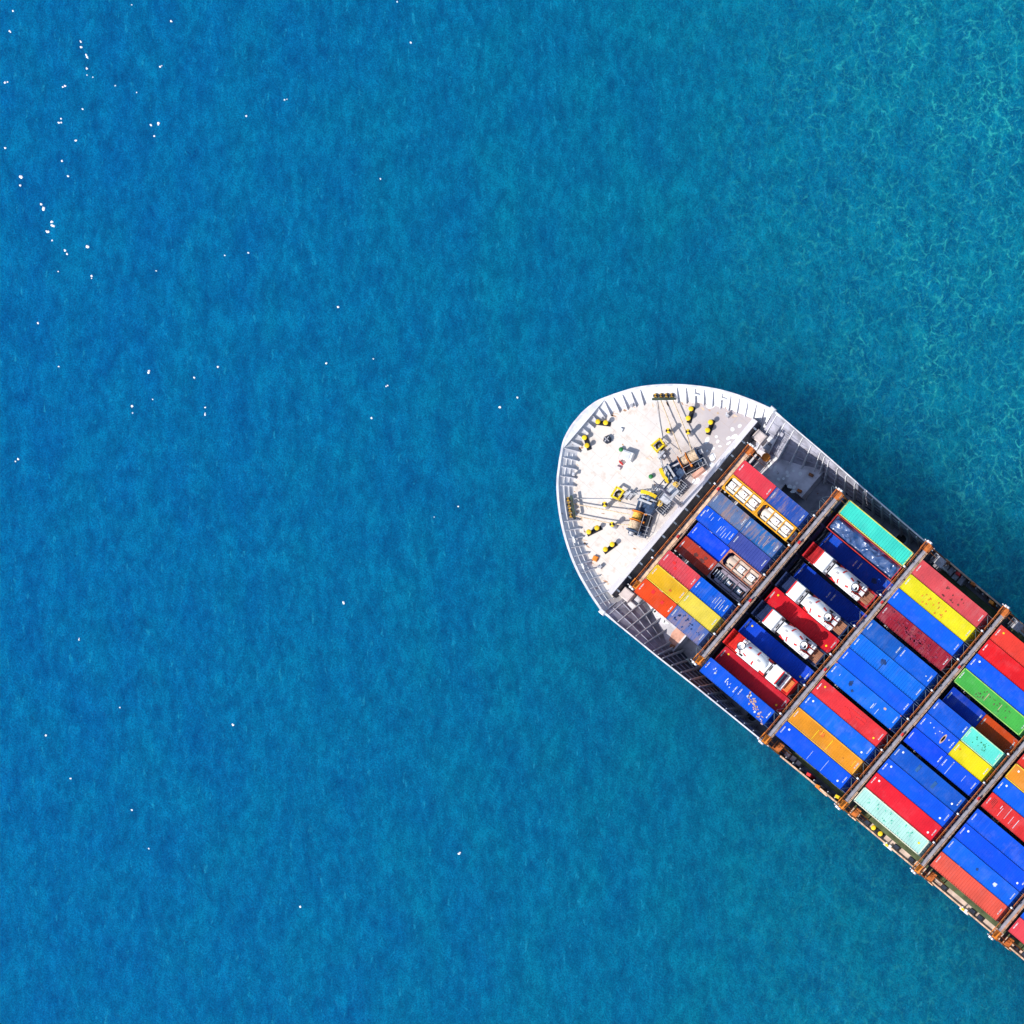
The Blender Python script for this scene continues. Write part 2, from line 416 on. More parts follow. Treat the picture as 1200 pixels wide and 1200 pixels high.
SIDE = [(-31.2, 18.25), (-27, 18.15), (-22, 18.1), (-14, 17.85), (-2, 17.65), (6, 17.5), (46, 17.4), (200, 17.4)]
rimY = lambda x: interp(SIDE, x)
bowc = catmull(HALF)
halfc = bowc + [(x, rimY(x)) for x in [-30.5 + 1.5 * i for i in range(28)]] + [(13, 17.48), (46, 17.4), (110, 17.4), (150, 16.5)]
def offc(off):
    """the half outline moved inboard by off(x) along its normal"""
    out = []
    for i, (x, y) in enumerate(halfc):
        a = halfc[max(i - 1, 0)]; b = halfc[min(i + 1, len(halfc) - 1)]
        if i == 0: nx, ny = 1, 0
        else:
            dx, dy = b[0] - a[0], b[1] - a[1]; L = math.hypot(dx, dy); nx, ny = dy / L, -dx / L
        o = off(x); out.append((x + nx * o, max(0 if i == 0 else .02 * i, y + ny * o)))
    return out
FOOT13 = [(-31.2, 12.7), (-29, 13.2), (-27.3, 13.65), (-25.8, 14.3), (-24.2, 14.9), (-22.8, 15.7), (-21.2, 16.1)]
FOOT11 = [(-21.3, 15.2), (-18, 15.7), (-15, 16.0), (-8, 16.6), (0, 17.1), (12, 17.35)]
O13 = [(-53, 3.9), (-31.5, 4.6), (-29, 4.2), (-25.8, 3.4), (-22.8, 2.1), (-18, 1.4), (-8, .7), (4, .12), (14, .0)]
O7 = [(-53, 6.5), (-40, 8.2), (-30, 7.6), (-20, 5.0), (-8, 2.2), (10, .5), (30, .2), (200, .2)]
zrim = lambda x: 16.5 if x < .8 else (14.3 if x < 12.6 else 11.95)
o16 = offc(lambda x: 0); o13 = offc(lambda x: interp(O13, x)); o7 = offc(lambda x: interp(O7, x)); o0 = offc(lambda x: interp(O7, x) * 1.15)
mb = MB(); mb.sm = True
def strip(mb, A, zA, B, zB, flip):
    for sg in (1, -1):
        vs = [(x, sg * y, zA(x)) for x, y in A] + [(x, sg * y, zB(x)) for x, y in B]
        k = len(A); fs = []
        for i in range(k - 1):
            q = (i, i + 1, k + i + 1, k + i)
            fs.append(q if (sg > 0) != flip else q[::-1])
        mb.add(vs, fs)
mb.mat(SHIPW); strip(mb, o16, lambda x: zrim(x) - .05, o13, lambda x: min(13.4, zrim(x) - .6), False)
mb.mat(HULL); strip(mb, o13, lambda x: min(13.4, zrim(x) - .6), o7, lambda x: 7.6, False); strip(mb, o7, lambda x: 7.6, o0, lambda x: 0, False)
mb.build('hull', ship)

# white cap rail along the top of the bulwark, with the solid plate at the stem
mb = MB()
cap_o = offc(lambda x: -.04)
CAPW = .27
fc = [p for p in halfc if p[0] <= .8]
ci = offc(lambda x: CAPW if x < -30 else .15)
kk = len(fc)
for sg in (1, -1):
    vs = [(x, sg * y, 16.62) for x, y in cap_o[:kk]] + [(x, sg * y, 16.62) for x, y in ci[:kk]] + [(x, sg * y, 16.42) for x, y in cap_o[:kk]] + [(x, sg * y, 16.42) for x, y in ci[:kk]]
    fs = []
    for i in range(kk - 1):
        for q in ((i, i + 1, kk + i + 1, kk + i), (2 * kk + i, 3 * kk + i, 3 * kk + i + 1, 2 * kk + i + 1), (i, 2 * kk + i, 2 * kk + i + 1, i + 1), (kk + i, kk + i + 1, 3 * kk + i + 1, 3 * kk + i)):
            fs.append(q if sg < 0 else q[::-1])
    mb.add(vs, fs)
tip = [p for p in ci[:kk] if p[1] < 4.6 and p[0] < -50]
pl = [(x - .05, -y, 16.44) for x, y in reversed(tip[1:])] + [(x - .05, y, 16.44) for x, y in tip]
mb.poly(pl, .12, (0, 0, 1))
for sg in (1, -1): mb.cbox(-31.55, sg * 18.2, 16.35, .9, .7, .5, 0, .1)
mb.build('cap_rail', ship, paint('cap_white', (.62, .63, .66), .45, .12))
# lower rail beside the third bay
for sg in (1, -1):
    mb = MB()
    ys = [(x, sg * rimY(x)) for x in (.9, 4, 8, 12.5)]
    for a, b in zip(ys, ys[1:]): mb.bar((a[0], a[1], 14.32), (b[0], b[1], 14.32), .22, .14)
    ys = [(x, sg * rimY(x)) for x in (12.7, 30, 46, 70, 110)]
    for a, b in zip(ys, ys[1:]): mb.bar((a[0], a[1], 11.95), (b[0], b[1], 11.95), .2, .2)
    mb.build('deck_edge', ship, TRAY)

# forecastle bulwark plating, with its brackets
FO = 1.95
inn = offc(lambda x: FO + .0)
fcl = [i for i, p in enumerate(halfc) if p[0] <= -31.25]
n_ = len(fcl)
mb = MB(); mb.sm = True
for sg in (1, -1):
    vs = [(ci[i][0], sg * (ci[i][1] - .0), 16.45) for i in fcl] + [(inn[i][0], sg * inn[i][1], 15.0) for i in fcl]
    fs = []
    for i in range(n_ - 1):
        q = (i, i + 1, n_ + i + 1, n_ + i); fs.append(q[::-1] if sg > 0 else q)
    mb.add(vs, fs)
bul = mb.build('bulwark', ship, BULW)
# plating beside the first and second bay
def side_plating(mb, sg, x0, x1, foot, zd, zr=16.45):
    n2 = 14
    xs = [x0 + (x1 - x0) * i / n2 for i in range(n2 + 1)]
    vs = [(x, sg * (rimY(x) - .2), zr) for x in xs] + [(x, sg * (interp(foot, x)), zd) for x in xs]
    fs = []
    for i in range(n2):
        q = (i, i + 1, n2 + 2 + i, n2 + 1 + i); fs.append(q[::-1] if sg > 0 else q)
    mb.add(vs, fs)
PLATE = paint('plating_grey', (.30, .30, .36), .6, .28, .15, .7); PLATE_SHADE = paint('plating_shaded', (.085, .09, .12), .6, .28, .08, .7)  # second one is a darker copy: port side shade put into the colour
for sg in (1, -1):
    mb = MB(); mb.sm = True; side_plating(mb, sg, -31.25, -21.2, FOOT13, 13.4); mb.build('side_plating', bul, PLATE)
    mb = MB(); mb.sm = True; side_plating(mb, sg, -21.2, .8, FOOT11, 11.7); side_plating(mb, sg, .8, 12.6, FOOT11, 11.7, 14.25); mb.build('side_plating', bul, PLATE if sg > 0 else PLATE_SHADE)
# brackets: forecastle
arc = []; acc = 0; nxt = .55
for i in range(1, n_):
    a, b = ci[i - 1], ci[i]; L = math.hypot(b[0] - a[0], b[1] - a[1])
    while acc + L >= nxt:
        t_ = (nxt - acc) / L
        arc.append((tuple(a[q] + (b[q] - a[q]) * t_ for q in (0, 1)), tuple(inn[i - 1][q] + (inn[i][q] - inn[i - 1][q]) * t_ for q in (0, 1))))
        nxt += 1.32
    acc += L
# brackets and stringers: bays one and two
def side_brackets(mb, sg, xs, foot, zd, zr=16.42):
    for x in xs:
        yr, yf = rimY(x) - .2, interp(foot, x)
        w_ = .5 if zr > 15 else .35
        pts = [(x - .05, sg * yr, zr), (x - .05, sg * (yr - .25), zr), (x - .05, sg * (yf - w_), zd + .28), (x - .05, sg * (yf - w_ - .08), zd), (x - .05, sg * yf, zd)]
        mb.poly(pts, .1, (1, 0, 0))
def stringers(mb, sg, x0, x1, foot, zd, fr, zr=16.42):
    xs = [x0 + (x1 - x0) * i / 10 for i in range(11)]
    for f_ in fr:
        for xa, xb in zip(xs, xs[1:]):
            P_ = [(x, sg * ((rimY(x) - .2) * (1 - f_) + interp(foot, x) * f_ - .06), zr * (1 - f_) + zd * f_ + .04) for x in (xa, xb)]
            mb.bar(P_[0], P_[1], .12, .08)
X1 = [-28.97 + 1.68 * i for i in range(0, 5)] + [-30.65, -21.4]
X2 = [-20.55 + 1.68 * i for i in range(13)]
for sg in (1, -1):
    mb = MB()
    for (a, b) in arc:
        if 8.2 < b[1] < 12.6 and -46.6 < b[0] < -44.2: continue      # room for the roller fairleads
        A = Vector((a[0], sg * a[1], 0)); B = Vector((b[0], sg * b[1], 0)); d = (B - A).normalized(); n3 = Vector((-d.y, d.x, 0)) * .04
        pts = [A + Vector((0, 0, 16.42)), A + d * .30 + Vector((0, 0, 16.42)), B + d * .36 + Vector((0, 0, 15.36)), B + d * .42 + Vector((0, 0, 15.0)), B + Vector((0, 0, 15.0))]
        mb.poly([q - n3 for q in pts], .08, n3.normalized())
    mb.build('bulwark_ribs', bul, paint('rib_grey', (.60, .60, .64), .5, .12, .1))
    mb = MB()
    side_brackets(mb, sg, X1, FOOT13, 13.4); side_brackets(mb, sg, X2, FOOT11, 11.7); side_brackets(mb, sg, [1.6 + 1.3 * i for i in range(9)], FOOT11, 11.7, 14.2)
    mb.build('side_ribs', bul, SHIPW)
    if sg < 0:
        for f_ in (.36, .70):
            mb = MB(); P_ = [(ci[i][0] * (1 - f_) + inn[i][0] * f_, sg * (ci[i][1] * (1 - f_) + inn[i][1] * f_), 16.45 * (1 - f_) + 15 * f_ + .03) for i in fcl if ci[i][1] > 4.5]
            for a, b in zip(P_, P_[1:]): mb.bar(a, b, .11, .1)
            mb.build('stringer', bul, SHIPW)
    mb = MB()
    stringers(mb, sg, -31, -21.2, FOOT13, 13.4, (.22, .48, .74)); stringers(mb, sg, -21.2, .6, FOOT11, 11.7, (.2, .42, .64, .85))
    mb.build('stringer', bul, paint('stringer_grey', (.30, .30, .36), .6, .2))

# decks
mb = MB()
fp = [(inn[i][0] - .05, inn[i][1] + .06) for i in fcl if inn[i][0] < -33.2]
ye = fp[-1][1]
ring_ = [(x, -y, 14.7) for x, y in reversed(fp[1:])] + [(x, y, 14.7) for x, y in fp]
mb.poly(ring_ + [(-33.25, ye + .4, 14.7), (-33.25, -ye - .4, 14.7)], .3, (0, 0, 1))
for sg in (1, -1): mb.box(-33.25, -32.1, *sorted((sg * 15.6, sg * 17.2)), 14.7, 14.997)
mb.build('forecastle_deck', ship, DECK)
mb = MB()
mb.box(-33.3, -24.3, -16.6, 16.6, 13.1, 13.4)
mb.box(-24.3, -21.2, 11.5, 16.4, 13.1, 13.397); mb.box(-24.3, -21.05, -16.4, -10.0, 13.1, 13.397)
mb.box(-21.24, -21.2, 11.5, 16.3, 11.7, 13.1); mb.box(-24.3, -21.2, 11.46, 11.5, 11.7, 13.1); mb.box(-21.09, -21.05, -16.3, -10, 11.7, 13.1)
o_ = mb.build('raised_side_deck', ship, GREYD)
mb = MB()
mb.box(-26, .4, -17.2, 17.2, 11.3, 11.7); mb.box(.4, 150, -17.25, 17.25, 11.3, 11.7)
mb.build('main_deck', ship, paint('side_deck_grey', (.34, .33, .37), .65, .25, .12, .5))
mb = MB()
mb.box(12.7, 110, -17.3, -16.45, 11.7, 11.76); mb.box(12.7, 110, 16.45, 17.3, 11.7, 11.76)
mb.build('walkway_strip', ship, PINKD)
mb = MB()
for sg in (1, -1): mb.box(.9, 110, *sorted((sg * 15.6, sg * 16.5)), 11.7, 12.9)
mb.build('hatch_coaming', ship, COAM)
# bare primer patch on the port side deck
mb = MB(); mb.poly([(-22.9, -13.0, 13.402), (-21.3, -13.0, 13.402), (-21.3, -15.4, 13.402), (-22.6, -15.3, 13.402), (-23.0, -14.2, 13.402)], .004, (0, 0, 1))
mb.build('primer_patch', ship, PINKST)
# white paint touch-ups
rp = random.Random(5)
def splash(cx, cy, z, sx, sy, rot=None):
    mb = MB()
    a = rp.uniform(0, 3) if rot is None else rot; k = 8
    mb.poly([(cx + sx * math.cos(6.283 * j / k + .3) * rp.uniform(.75, 1.1) * math.cos(a) - sy * math.sin(6.283 * j / k + .3) * math.sin(a),
              cy + sx * math.cos(6.283 * j / k + .3) * math.sin(a) + sy * math.sin(6.283 * j / k + .3) * rp.uniform(.75, 1.1) * math.cos(a), z) for j in range(k)], .003, (0, 0, 1))
    mb.build('paint_patch', ship, PATCHW)
for (x, y, sx, sy) in [(-36.6, 9.2, .55, .28), (-35.9, 10.4, .25, .2), (-35.3, 10.0, .3, .2), (-35.1, 8.9, .2, .2), (-34.6, 9.7, .25, .15), (-34.4, 11.3, .35, .25), (-33.9, 12.0, .5, .3), (-33.9, 10.8, .4, .16),
                       (-34.8, 12.6, .3, .3), (-34.3, 13.6, .3, .25), (-34.4, 7.9, .6, .45), (-33.8, 7.0, .4, .35), (-34.0, 5.6, .5, .4), (-34.0, 3.9, .6, .45), (-35.6, 8.1, .2, .15), (-39.4, 13.2, .7, .4), (-47.6, 3.3, .7, .3), (-46.2, -1.9, .5, .4)]:
    splash(x, y, 15.003, sx, sy)
for (x, y, sx, sy) in [(-28.6, 12.4, .75, .45), (-27.7, 12.1, .6, .4), (-27.9, 13.3, .5, .35), (-26.9, 12.2, .5, .25), (-25.2, 12.9, .3, .25), (-24.8, 12.6, .3, .2), (-25.5, 11.4, .3, .2), (-24.6, 13.6, .22, .2), (-23.6, 13.9, .35, .3), (-25.0, 11.9, .2, .2),
                       (-23.6, 11.6, .4, .3), (-23.0, 11.9, .3, .25), (-22.7, 11.4, .5, .25), (-23.1, 12.6, .22, .2)]:
    splash(x, y, 13.403, sx, sy)
for i in range(13): splash(-27.6 + .28 * i + rp.uniform(-.3, .3), -13.55 + rp.uniform(-.35, .3), 13.403, rp.uniform(.12, .45), rp.uniform(.1, .28))

RSTAIN = [paint('rust_wash', (.60, .43, .30), .8, .15), paint('rust_wash_dark', (.46, .27, .17), .8, .2), paint('grease_wash', (.44, .38, .36), .8, .15)]
rq = random.Random(19)
for k in range(64):
    if k < 40:
        q = inn[rq.choice([i for i in fcl if inn[i][1] > 2 and inn[i][0] < -34])]; f_ = rq.uniform(.93, .985); x, y = q[0] + rq.uniform(0, .5), rq.choice((1, -1)) * q[1] * f_
    else: x, y = rq.uniform(-46, -34), rq.uniform(-9, 11)
    mb = MB(); a = rq.uniform(-.5, .5); L = rq.uniform(.12, .5); w_ = rq.uniform(.04, .18); n9 = 11; rr_ = [rq.uniform(.55, 1.1) for _ in range(n9)]
    mb.poly([(x + L * math.cos(6.283 * j / n9) * rr_[j] * math.cos(a) - w_ * math.sin(6.283 * j / n9) * math.sin(a), y + L * math.cos(6.283 * j / n9) * math.sin(a) + w_ * math.sin(6.283 * j / n9) * rr_[j] * math.cos(a), 15.0015) for j in range(n9)], .001, (0, 0, 1))
    mb.build('deck_stain', ship, RSTAIN[k % 3 if k > 39 else k % 2])

# the breakwater across the forecastle
mb = MB()
mb.mat(paint('breakwater_grey', (.74, .70, .73), .6, .06, 0, .6)); mb.poly([(-33.5, -15.6, 15.0), (-33.5, 15.6, 15.0), (-32.05, 15.6, 16.8), (-32.05, -15.6, 16.8)][::-1], .06, Vector((-.757, 0, .652)))
mb.mat(NAVY); mb.box(-32.05, -31.97, -15.5, 15.5, 13.4, 16.82)
bw = mb.build('breakwater', ship)
mb = MB()
for i in range(13):
    y = -14.6 + i * 2.43
    mb.poly([(-31.96, y, 16.8), (-31.45, y, 13.4), (-31.96, y, 13.4)], .09, (0, 1, 0)); mb.box(-31.97, -31.45, y - .07, y + .16, 16.55, 16.8)
mb.build('breakwater_ribs', bw, paint('slate_steel', (.16, .19, .24), .5, .2))

# machinery boxes at both ends of the breakwater
def cab(x, y, z, sx, sy, sz, m, name='deck_locker'):
    mb = MB(); mb.cbox(x, y, z, sx, sy, sz, 0, .06)
    o = mb.build(name, ship, m)
    mb = MB(); mb.cbox(x, y, z + sz, sx * .8, sy * .8, .05); mb.cbox(x + sx * .5, y, z + sz * .3, .04, sy * .5, sz * .5)
    mb.build('lid', o, m); return o
LOCK = paint('locker_pink', (.60, .52, .50), .55, .1)
for sg in (1, -1):
    cab(-31.0, sg * 14.2, 13.4, 1.7, 1.5, 2.0, LOCK); cab(-29.6, sg * 15.1, 13.4, 1.3, 1.2, 1.3, SHIPW)
    cab(-29.4, sg * 13.7, 13.4, .9, .8, 1.4, GREYM)
    mb = MB(); mb.tube((-28.7, sg * 12.6, 13.4), (-28.7, sg * 12.6, 14.1), .42, 14); mb.tube((-28.7, sg * 12.6, 14.1), (-28.7, sg * 12.6, 14.2), .62, 14)
    mb.build('vent', ship, ORNB if sg > 0 else GREYM)
    mb = MB()
    for j in range(7): mb.tube((-30.9 + .1 * j, sg * (15.6 + .18 * j), 13.4 + .2 * j), (-30.2 + .1 * j, sg * (15.6 + .18 * j), 13.4 + .2 * j), .05, 6)
    for xx in (-30.9, -30.2): mb.bar((xx, sg * 15.5, 13.4), (xx + .6, sg * 16.8, 14.8), .07, .1)
    mb.build('side_ladder', ship, SHIPW)

# ------------------------------------------------------------------ fittings on the forecastle
def bollard(x0, y0, x1, y1, zd=15.0, cap=YEL):
    a = math.atan2(y1 - y0, x1 - x0); cx, cy = (x0 + x1) / 2, (y0 + y1) / 2; L = math.hypot(x1 - x0, y1 - y0)
    mb = MB(); mb.cbox(cx, cy, zd, L + .95, .62, .16, a, .03)
    for x, y in ((x0, y0), (x1, y1)): mb.tube((x, y, zd + .16), (x, y, zd + .85), .25, 14)
    o = mb.build('mooring_bollard', ship, DARK)
    for x, y in ((x0, y0), (x1, y1)):
        mb = MB(); mb.sm = True; mb.rev((x, y, zd + .85), (x, y, zd + 1.05), [(-.06, .30), (0, .36), (.10, .36), (.15, .28), (.16, .0)], 14, False)
        mb.build('bollard_cap', o, cap)
for p in [(-50.33, 1.52, -49.36, 2.10), (-50.33, -1.37, -49.30, -1.99), (-41.07, 11.12, -40.49, 9.87), (-37.60, 11.42, -37.18, 10.31), (-40.91, -10.96, -40.37, -9.81), (-37.39, -11.32, -37.10, -10.20)]: bollard(*p)
bollard(17.24, -16.85, 18.54, -16.88, 11.76)

for x, y in [(-41.33, 6.76), (-39.0, 8.41), (-41.51, -6.65), (-38.78, -8.11)]:
    mb = MB(); mb.tube((x, y, 15), (x, y, 16.3), .40, 14, .26); o = mb.build('rope_roller', ship, GREYM)
    mb = MB(); mb.mat(YEL)
    for k in range(4):
        mb.mat(YEL if k % 2 else DARK); a0 = k * math.pi / 2
        mb.add([(x, y, 16.62)] + [(x + .36 * math.cos(a0 + j * math.pi / 8), y + .36 * math.sin(a0 + j * math.pi / 8), 16.58) for j in range(5)] + [(x + .36 * math.cos(a0 + j * math.pi / 8), y + .36 * math.sin(a0 + j * math.pi / 8), 16.3) for j in range(5)],
               [(0, j, j + 1) for j in range(1, 5)] + [(j, j + 5, j + 6, j + 1) for j in range(1, 5)])
    mb.build('roller_head', o)

# anchor gear, one set each side (mirrored)
def windlass(sg, ropem):
    S = lambda x, y, z: (x, sg * y, z)
    def B(mb, x0, x1, y0, y1, z0, z1): return mb.box(x0, x1, *sorted((sg * y0, sg * y1)), z0, z1)
    ax = Vector((.62, 1.42, 0)).normalized()           # shaft direction, from the gear wheel out to the drums
    def at(t_, off=0.0, z=0.0):                         # point on the shaft line
        q = Vector((-37.35, 3.9, 0)) + ax * t_ + Vector((-ax.y, ax.x, 0)) * off
        return S(q.x, q.y, z)
    mb = MB()
    rot = sg * math.atan2(ax.y, ax.x)
    cx, cy, _ = at(.9, -.15); mb.cbox(cx, cy, 15.0, 5.6, 2.0, .22, rot)
    for t_ in (-1.1, .55, 1.75, 3.35):
        cx, cy, _ = at(t_, 0); mb.cbox(cx, cy, 15.2, .22, 1.3, 1.25, rot, .08)
    o = mb.build('anchor_winch', ship, BLUEM)
    mb = MB(); mb.tube(at(-1.6, 0, 16.15), at(3.9, 0, 16.15), .14, 10); mb.build('shaft', o, GREYM)
    for t0, w_, r_, m in ((.75, .95, .66, ropem), (2.0, 1.25, .80, ROPE)):
        mb = MB(); mb.sm = True
        k = 10; prof = [(0, .3)]
        for j in range(k): prof += [(w_ * (j + .1) / k, r_ - .05), (w_ * (j + .5) / k, r_), (w_ * (j + .9) / k, r_ - .05)]
        prof.append((w_, .3)); mb.rev(at(t0, 0, 16.15), at(t0 + w_, 0, 16.15), prof, 18); mb.build('rope_drum', o, m)
    for t0 in (.60, 1.80, 3.28):
        mb = MB(); mb.rev(at(t0, 0, 16.15), at(t0 + 1, 0, 16.15), [(0, .95), (.1, .95)], 20); mb.build('drum_flange', o, ORNB if t0 < 3 else BLUEM)
        mb = MB(); cx, cy, _ = at(t0, -.95); mb.cbox(cx, cy, 15.2, .26, .5, .7, rot); mb.build('brake', o, ORNB if t0 < 3 else BLUEM)
    mb = MB(); mb.rev(at(3.5, 0, 16.15), at(4.5, 0, 16.15), [(0, .22), (.1, .4), (.5, .3), (.62, .42), (.66, .2)], 14); mb.build('warping_head', o, GREYM)
    # chain wheel under its curved yellow guard, aft of the chain
    mb = MB(); mb.sm = True
    mb.rev(S(-37.4, 1.75, 16.0), S(-37.4 + .9, 1.75 + .39, 16.0), [(0, .55), (.12, 1.0), (.3, .7), (.5, .7), (.68, 1.0), (.8, .55)], 22); mb.build('chain_wheel', o, BLUEM)
    mb = MB()
    pts = []
    for j in range(13):
        a = -1.1 + 2.2 * j / 12
        pts.append((-37.42 + 1.32 * math.sin(a), 1.62 - .42 * math.sin(a) - .26 * math.cos(a) + .22, 16.25 + .62 * math.cos(a)))
    for a, b in zip(pts, pts[1:]): mb.bar(S(*a), S(*b), .50, .14)
    mb.build('guard', o, YEL)
    mb = MB()
    for j in range(12):
        a = -1.1 + 2.2 * j / 12; b = -1.1 + 2.2 * (j + 1) / 12
        f_ = lambda a, k: (-37.05 + 1.25 * math.sin(a), 2.18 + k - .40 * math.sin(a), 16.1 + .55 * math.cos(a))
        mb.bar(S(*f_(a, 0)), S(*f_(b, 0)), .22, .12)
        mb.bar(S(*f_(a, .55)), S(*f_(b, .55)), .3, .12)
    mb.build('brake_band', o, GREYL)
    mb = MB(); mb.rev(S(-35.55, 1.7, 15.9), S(-35.55, 1.7, 16.9), [(0, .2), (.05, .42), (.22, .42), (.26, .18), (.4, .18), (.42, .0)], 16, False); mb.build('hand_wheel', o, ROPEY)
    mb = MB(); B(mb, -36.6, -35.5, 2.6, 3.9, 15.2, 16.35); B(mb, -36.2, -35.7, 2.1, 2.6, 15.2, 16.7); mb.tube(S(-36.9, 2.5, 15.8), S(-36.9, 3.6, 15.8), .4, 12); mb.build('gearbox', o, BLUEM)
    mb = MB(); mb.tube(S(-35.6, 3.9, 15.75), S(-35.0, 5.2, 15.75), .34, 12); mb.build('motor', o, DARK)
    # gratings and rails behind
    for nm, (gx, gy, gz), sx, sy, m in (('grating', (-34.75, 1.75, 15.45), 1.1, 1.9, GREYM), ('grating', (-35.1, 5.35, 15.45), 1.0, 3.2, GREYM)):
        r2 = rot - sg * math.pi / 2 if gy > 3 else sg * .1
        mb = MB(); mb.mat(NAVY); mb.cbox(gx, sg * gy, gz, sx, sy, .03, r2 if gy > 3 else 0); mb.mat(m)
        ca, sa = math.cos(r2 if gy > 3 else 0), math.sin(r2 if gy > 3 else 0)
        W = lambda u_, v_, z: (gx + u_ * ca - v_ * sa, sg * gy + u_ * sa + v_ * ca, z)
        for e in (-.5, .5):
            mb.bar(W(e * sx, -sy / 2, gz + .9), W(e * sx, sy / 2, gz + .9), .05, .05); mb.bar(W(-sx / 2, e * sy, gz + .9), W(sx / 2, e * sy, gz + .9), .05, .05)
            for e2 in (-.5, 0, .5): mb.tube(W(e * sx, e2 * sy, 15), W(e * sx, e2 * sy, gz + .9), .035, 6)
        for k in range(7): mb.bar(W(-sx / 2, sy * (k / 6 - .5), gz + .05), W(sx / 2, sy * (k / 6 - .5), gz + .05), .05, .04)
        mb.build(nm, o)
    if sg > 0:
        mb = MB(); mb.cbox(-34.3, 5.0, 15.0, .55, 1.9, .9, -.25); mb.build('tool_chest', ship, PINKST)
    # chain stopper with yellow frame, chain up to the wheel
    mb = MB()
    c4 = [(-42.0, 3.75), (-40.85, 3.55), (-40.65, 4.9), (-41.75, 5.2)]
    for a, b in zip(c4, c4[1:] + c4[:1]): mb.bar(S(*a, 15.9), S(*b, 15.9), .24, .22)
    for a in c4: mb.bar(S(*a, 15.0), S(*a, 15.95), .2, .2)
    so = mb.build('chain_stopper', ship, YEL)
    mb = MB(); mb.rev(S(-41.3, 4.4, 15.02), S(-41.3, 4.4, 16), [(0, .62), (.25, .6), (.3, .45), (.05, .4)], 16, False); mb.build('hawse_lip', so, DARK)
    mb = MB(); B(mb, -40.6, -39.5, 3.25, 3.95, 15.0, 15.7); B(mb, -40.2, -39.9, 2.95, 4.25, 15.0, 16.0); mb.build('stopper_jaw', so, GREYM)
    mb = MB()
    a = Vector(S(-41.3, 4.35, 15.35)); b = Vector(S(-37.9, 1.9, 16.5)); k = 13
    dd = (b - a).normalized(); sd_ = dd.cross(Vector((0, 0, 1))).normalized()
    for j in range(k):
        q = a.lerp(b, (j + .5) / k); ax2 = Vector((0, 0, 1)) if j % 2 else sd_
        # one oval link
        u_ = dd; w2 = ax2.cross(dd).normalized(); vs = []; fs = []
        for i in range(10):
            an = 2 * math.pi * i / 10; e = u_ * math.cos(an) * .24 + w2 * math.sin(an) * .15
            for h_ in range(5):
                bn = 2 * math.pi * h_ / 5; vs.append(q + e * (1 + .3 * math.cos(bn)) + ax2 * .06 * math.sin(bn))
        for i in range(10):
            for h_ in range(5): fs.append((i * 5 + h_, ((i + 1) % 10) * 5 + h_, ((i + 1) % 10) * 5 + (h_ + 1) % 5, i * 5 + (h_ + 1) % 5))
        mb.add(vs, fs)
    mb.build('anchor_chain', ship, GREYL)
windlass(1, ROPE); windlass(-1, ROPEY)

def rope(pts, r_=.085, m=ROPE):
    mb = MB()
    for a, b in zip(pts, pts[1:]):
        k = 6; pa = Vector(a); pb = Vector(b); L = (pb - pa).length
        P_ = [pa.lerp(pb, j / k) - Vector((0, 0, .012 * L * math.sin(math.pi * j / k))) for j in range(k + 1)]
        for u_, w_ in zip(P_, P_[1:]): mb.tube(u_, w_, r_, 6)
    mb.build('mooring_rope', ship, m)
for sg in (1, -1):
    rope([(-45.62, sg * 9.5, 15.7), (-41.2, sg * 7.2, 15.9), (-37.7, sg * 5.5, 16.5)]); rope([(-44.07, sg * 10.5, 15.7), (-39.0, sg * 8.0, 15.9), (-36.8, sg * 6.7, 16.6)])
    rope([(-46.1, sg * 8.9, 15.3), (-41.9, sg * 5.6, 15.1), (-38.5, sg * 4.9, 15.9)], .05, GREYL)
    # four-roller fairlead at the ship's side
    mb = MB(); p0 = Vector((-46.55, sg * 9.15, 0)); p1 = Vector((-44.2, sg * 11.05, 0)); d = (p1 - p0).normalized(); a = math.atan2(d.y, d.x)
    mid = (p0 + p1) / 2; mb.cbox(mid.x, mid.y, 15.0, 3.1, .9, .3, a); nn_ = Vector((d.y, -d.x, 0)) * (1 if sg < 0 else -1)
    q = mid + nn_ * -.55; mb.cbox(q.x, q.y, 16.1, 3.1, .34, .16, a)
    o = mb.build('roller_fairlead', ship, paint('fairlead_dark', (.05, .07, .05), .6, .3, .2))
    for k in range(4):
        q = p0.lerp(p1, (k + .4) / 3.9); mb = MB()
        for e in range(4): mb.rev((q.x, q.y, 15.3), (q.x, q.y, 16), [(0, .30), (.7, .30), (.72, 0)], 4, False, e * math.pi / 2, (e + 1) * math.pi / 2)
        mb.m = [(e // (len(mb.f) // 4)) % 2 for e in range(len(mb.f))]; mb.mats = [DARK, paint('mustard', (.42, .24, .03), .6, .3, .2)]
        mb.build('fairlead_roller', o)
    for (x, y) in ((-41.7, 12.9), (-38.2, 14.9)):
        mb = MB(); mb.sm = True; d = Vector((-.45, sg * .8, .35)).normalized(); mb.torus((x - .15, sg * (y + .25), 15.75), d, .42, .14, 16, 8); mb.build('mooring_chock', ship, PATCHW)
    mb = MB(); mb.tube((-36.7, sg * 13.8, 15), (-36.7, sg * 13.8, 15.8), .12, 8); mb.cbox(-36.5, sg * 13.6, 15.0, .5, .4, .6); mb.build('vent', ship, GREYM)
    mb = MB(); mb.tube((-48.2, sg * 6.3, 15), (-48.2, sg * 6.3, 15.7), .18, 8); mb.cbox(-48.1, sg * 6.2, 15.7, .4, .5, .2, .6, .05); mb.build('vent', ship, GREYM)

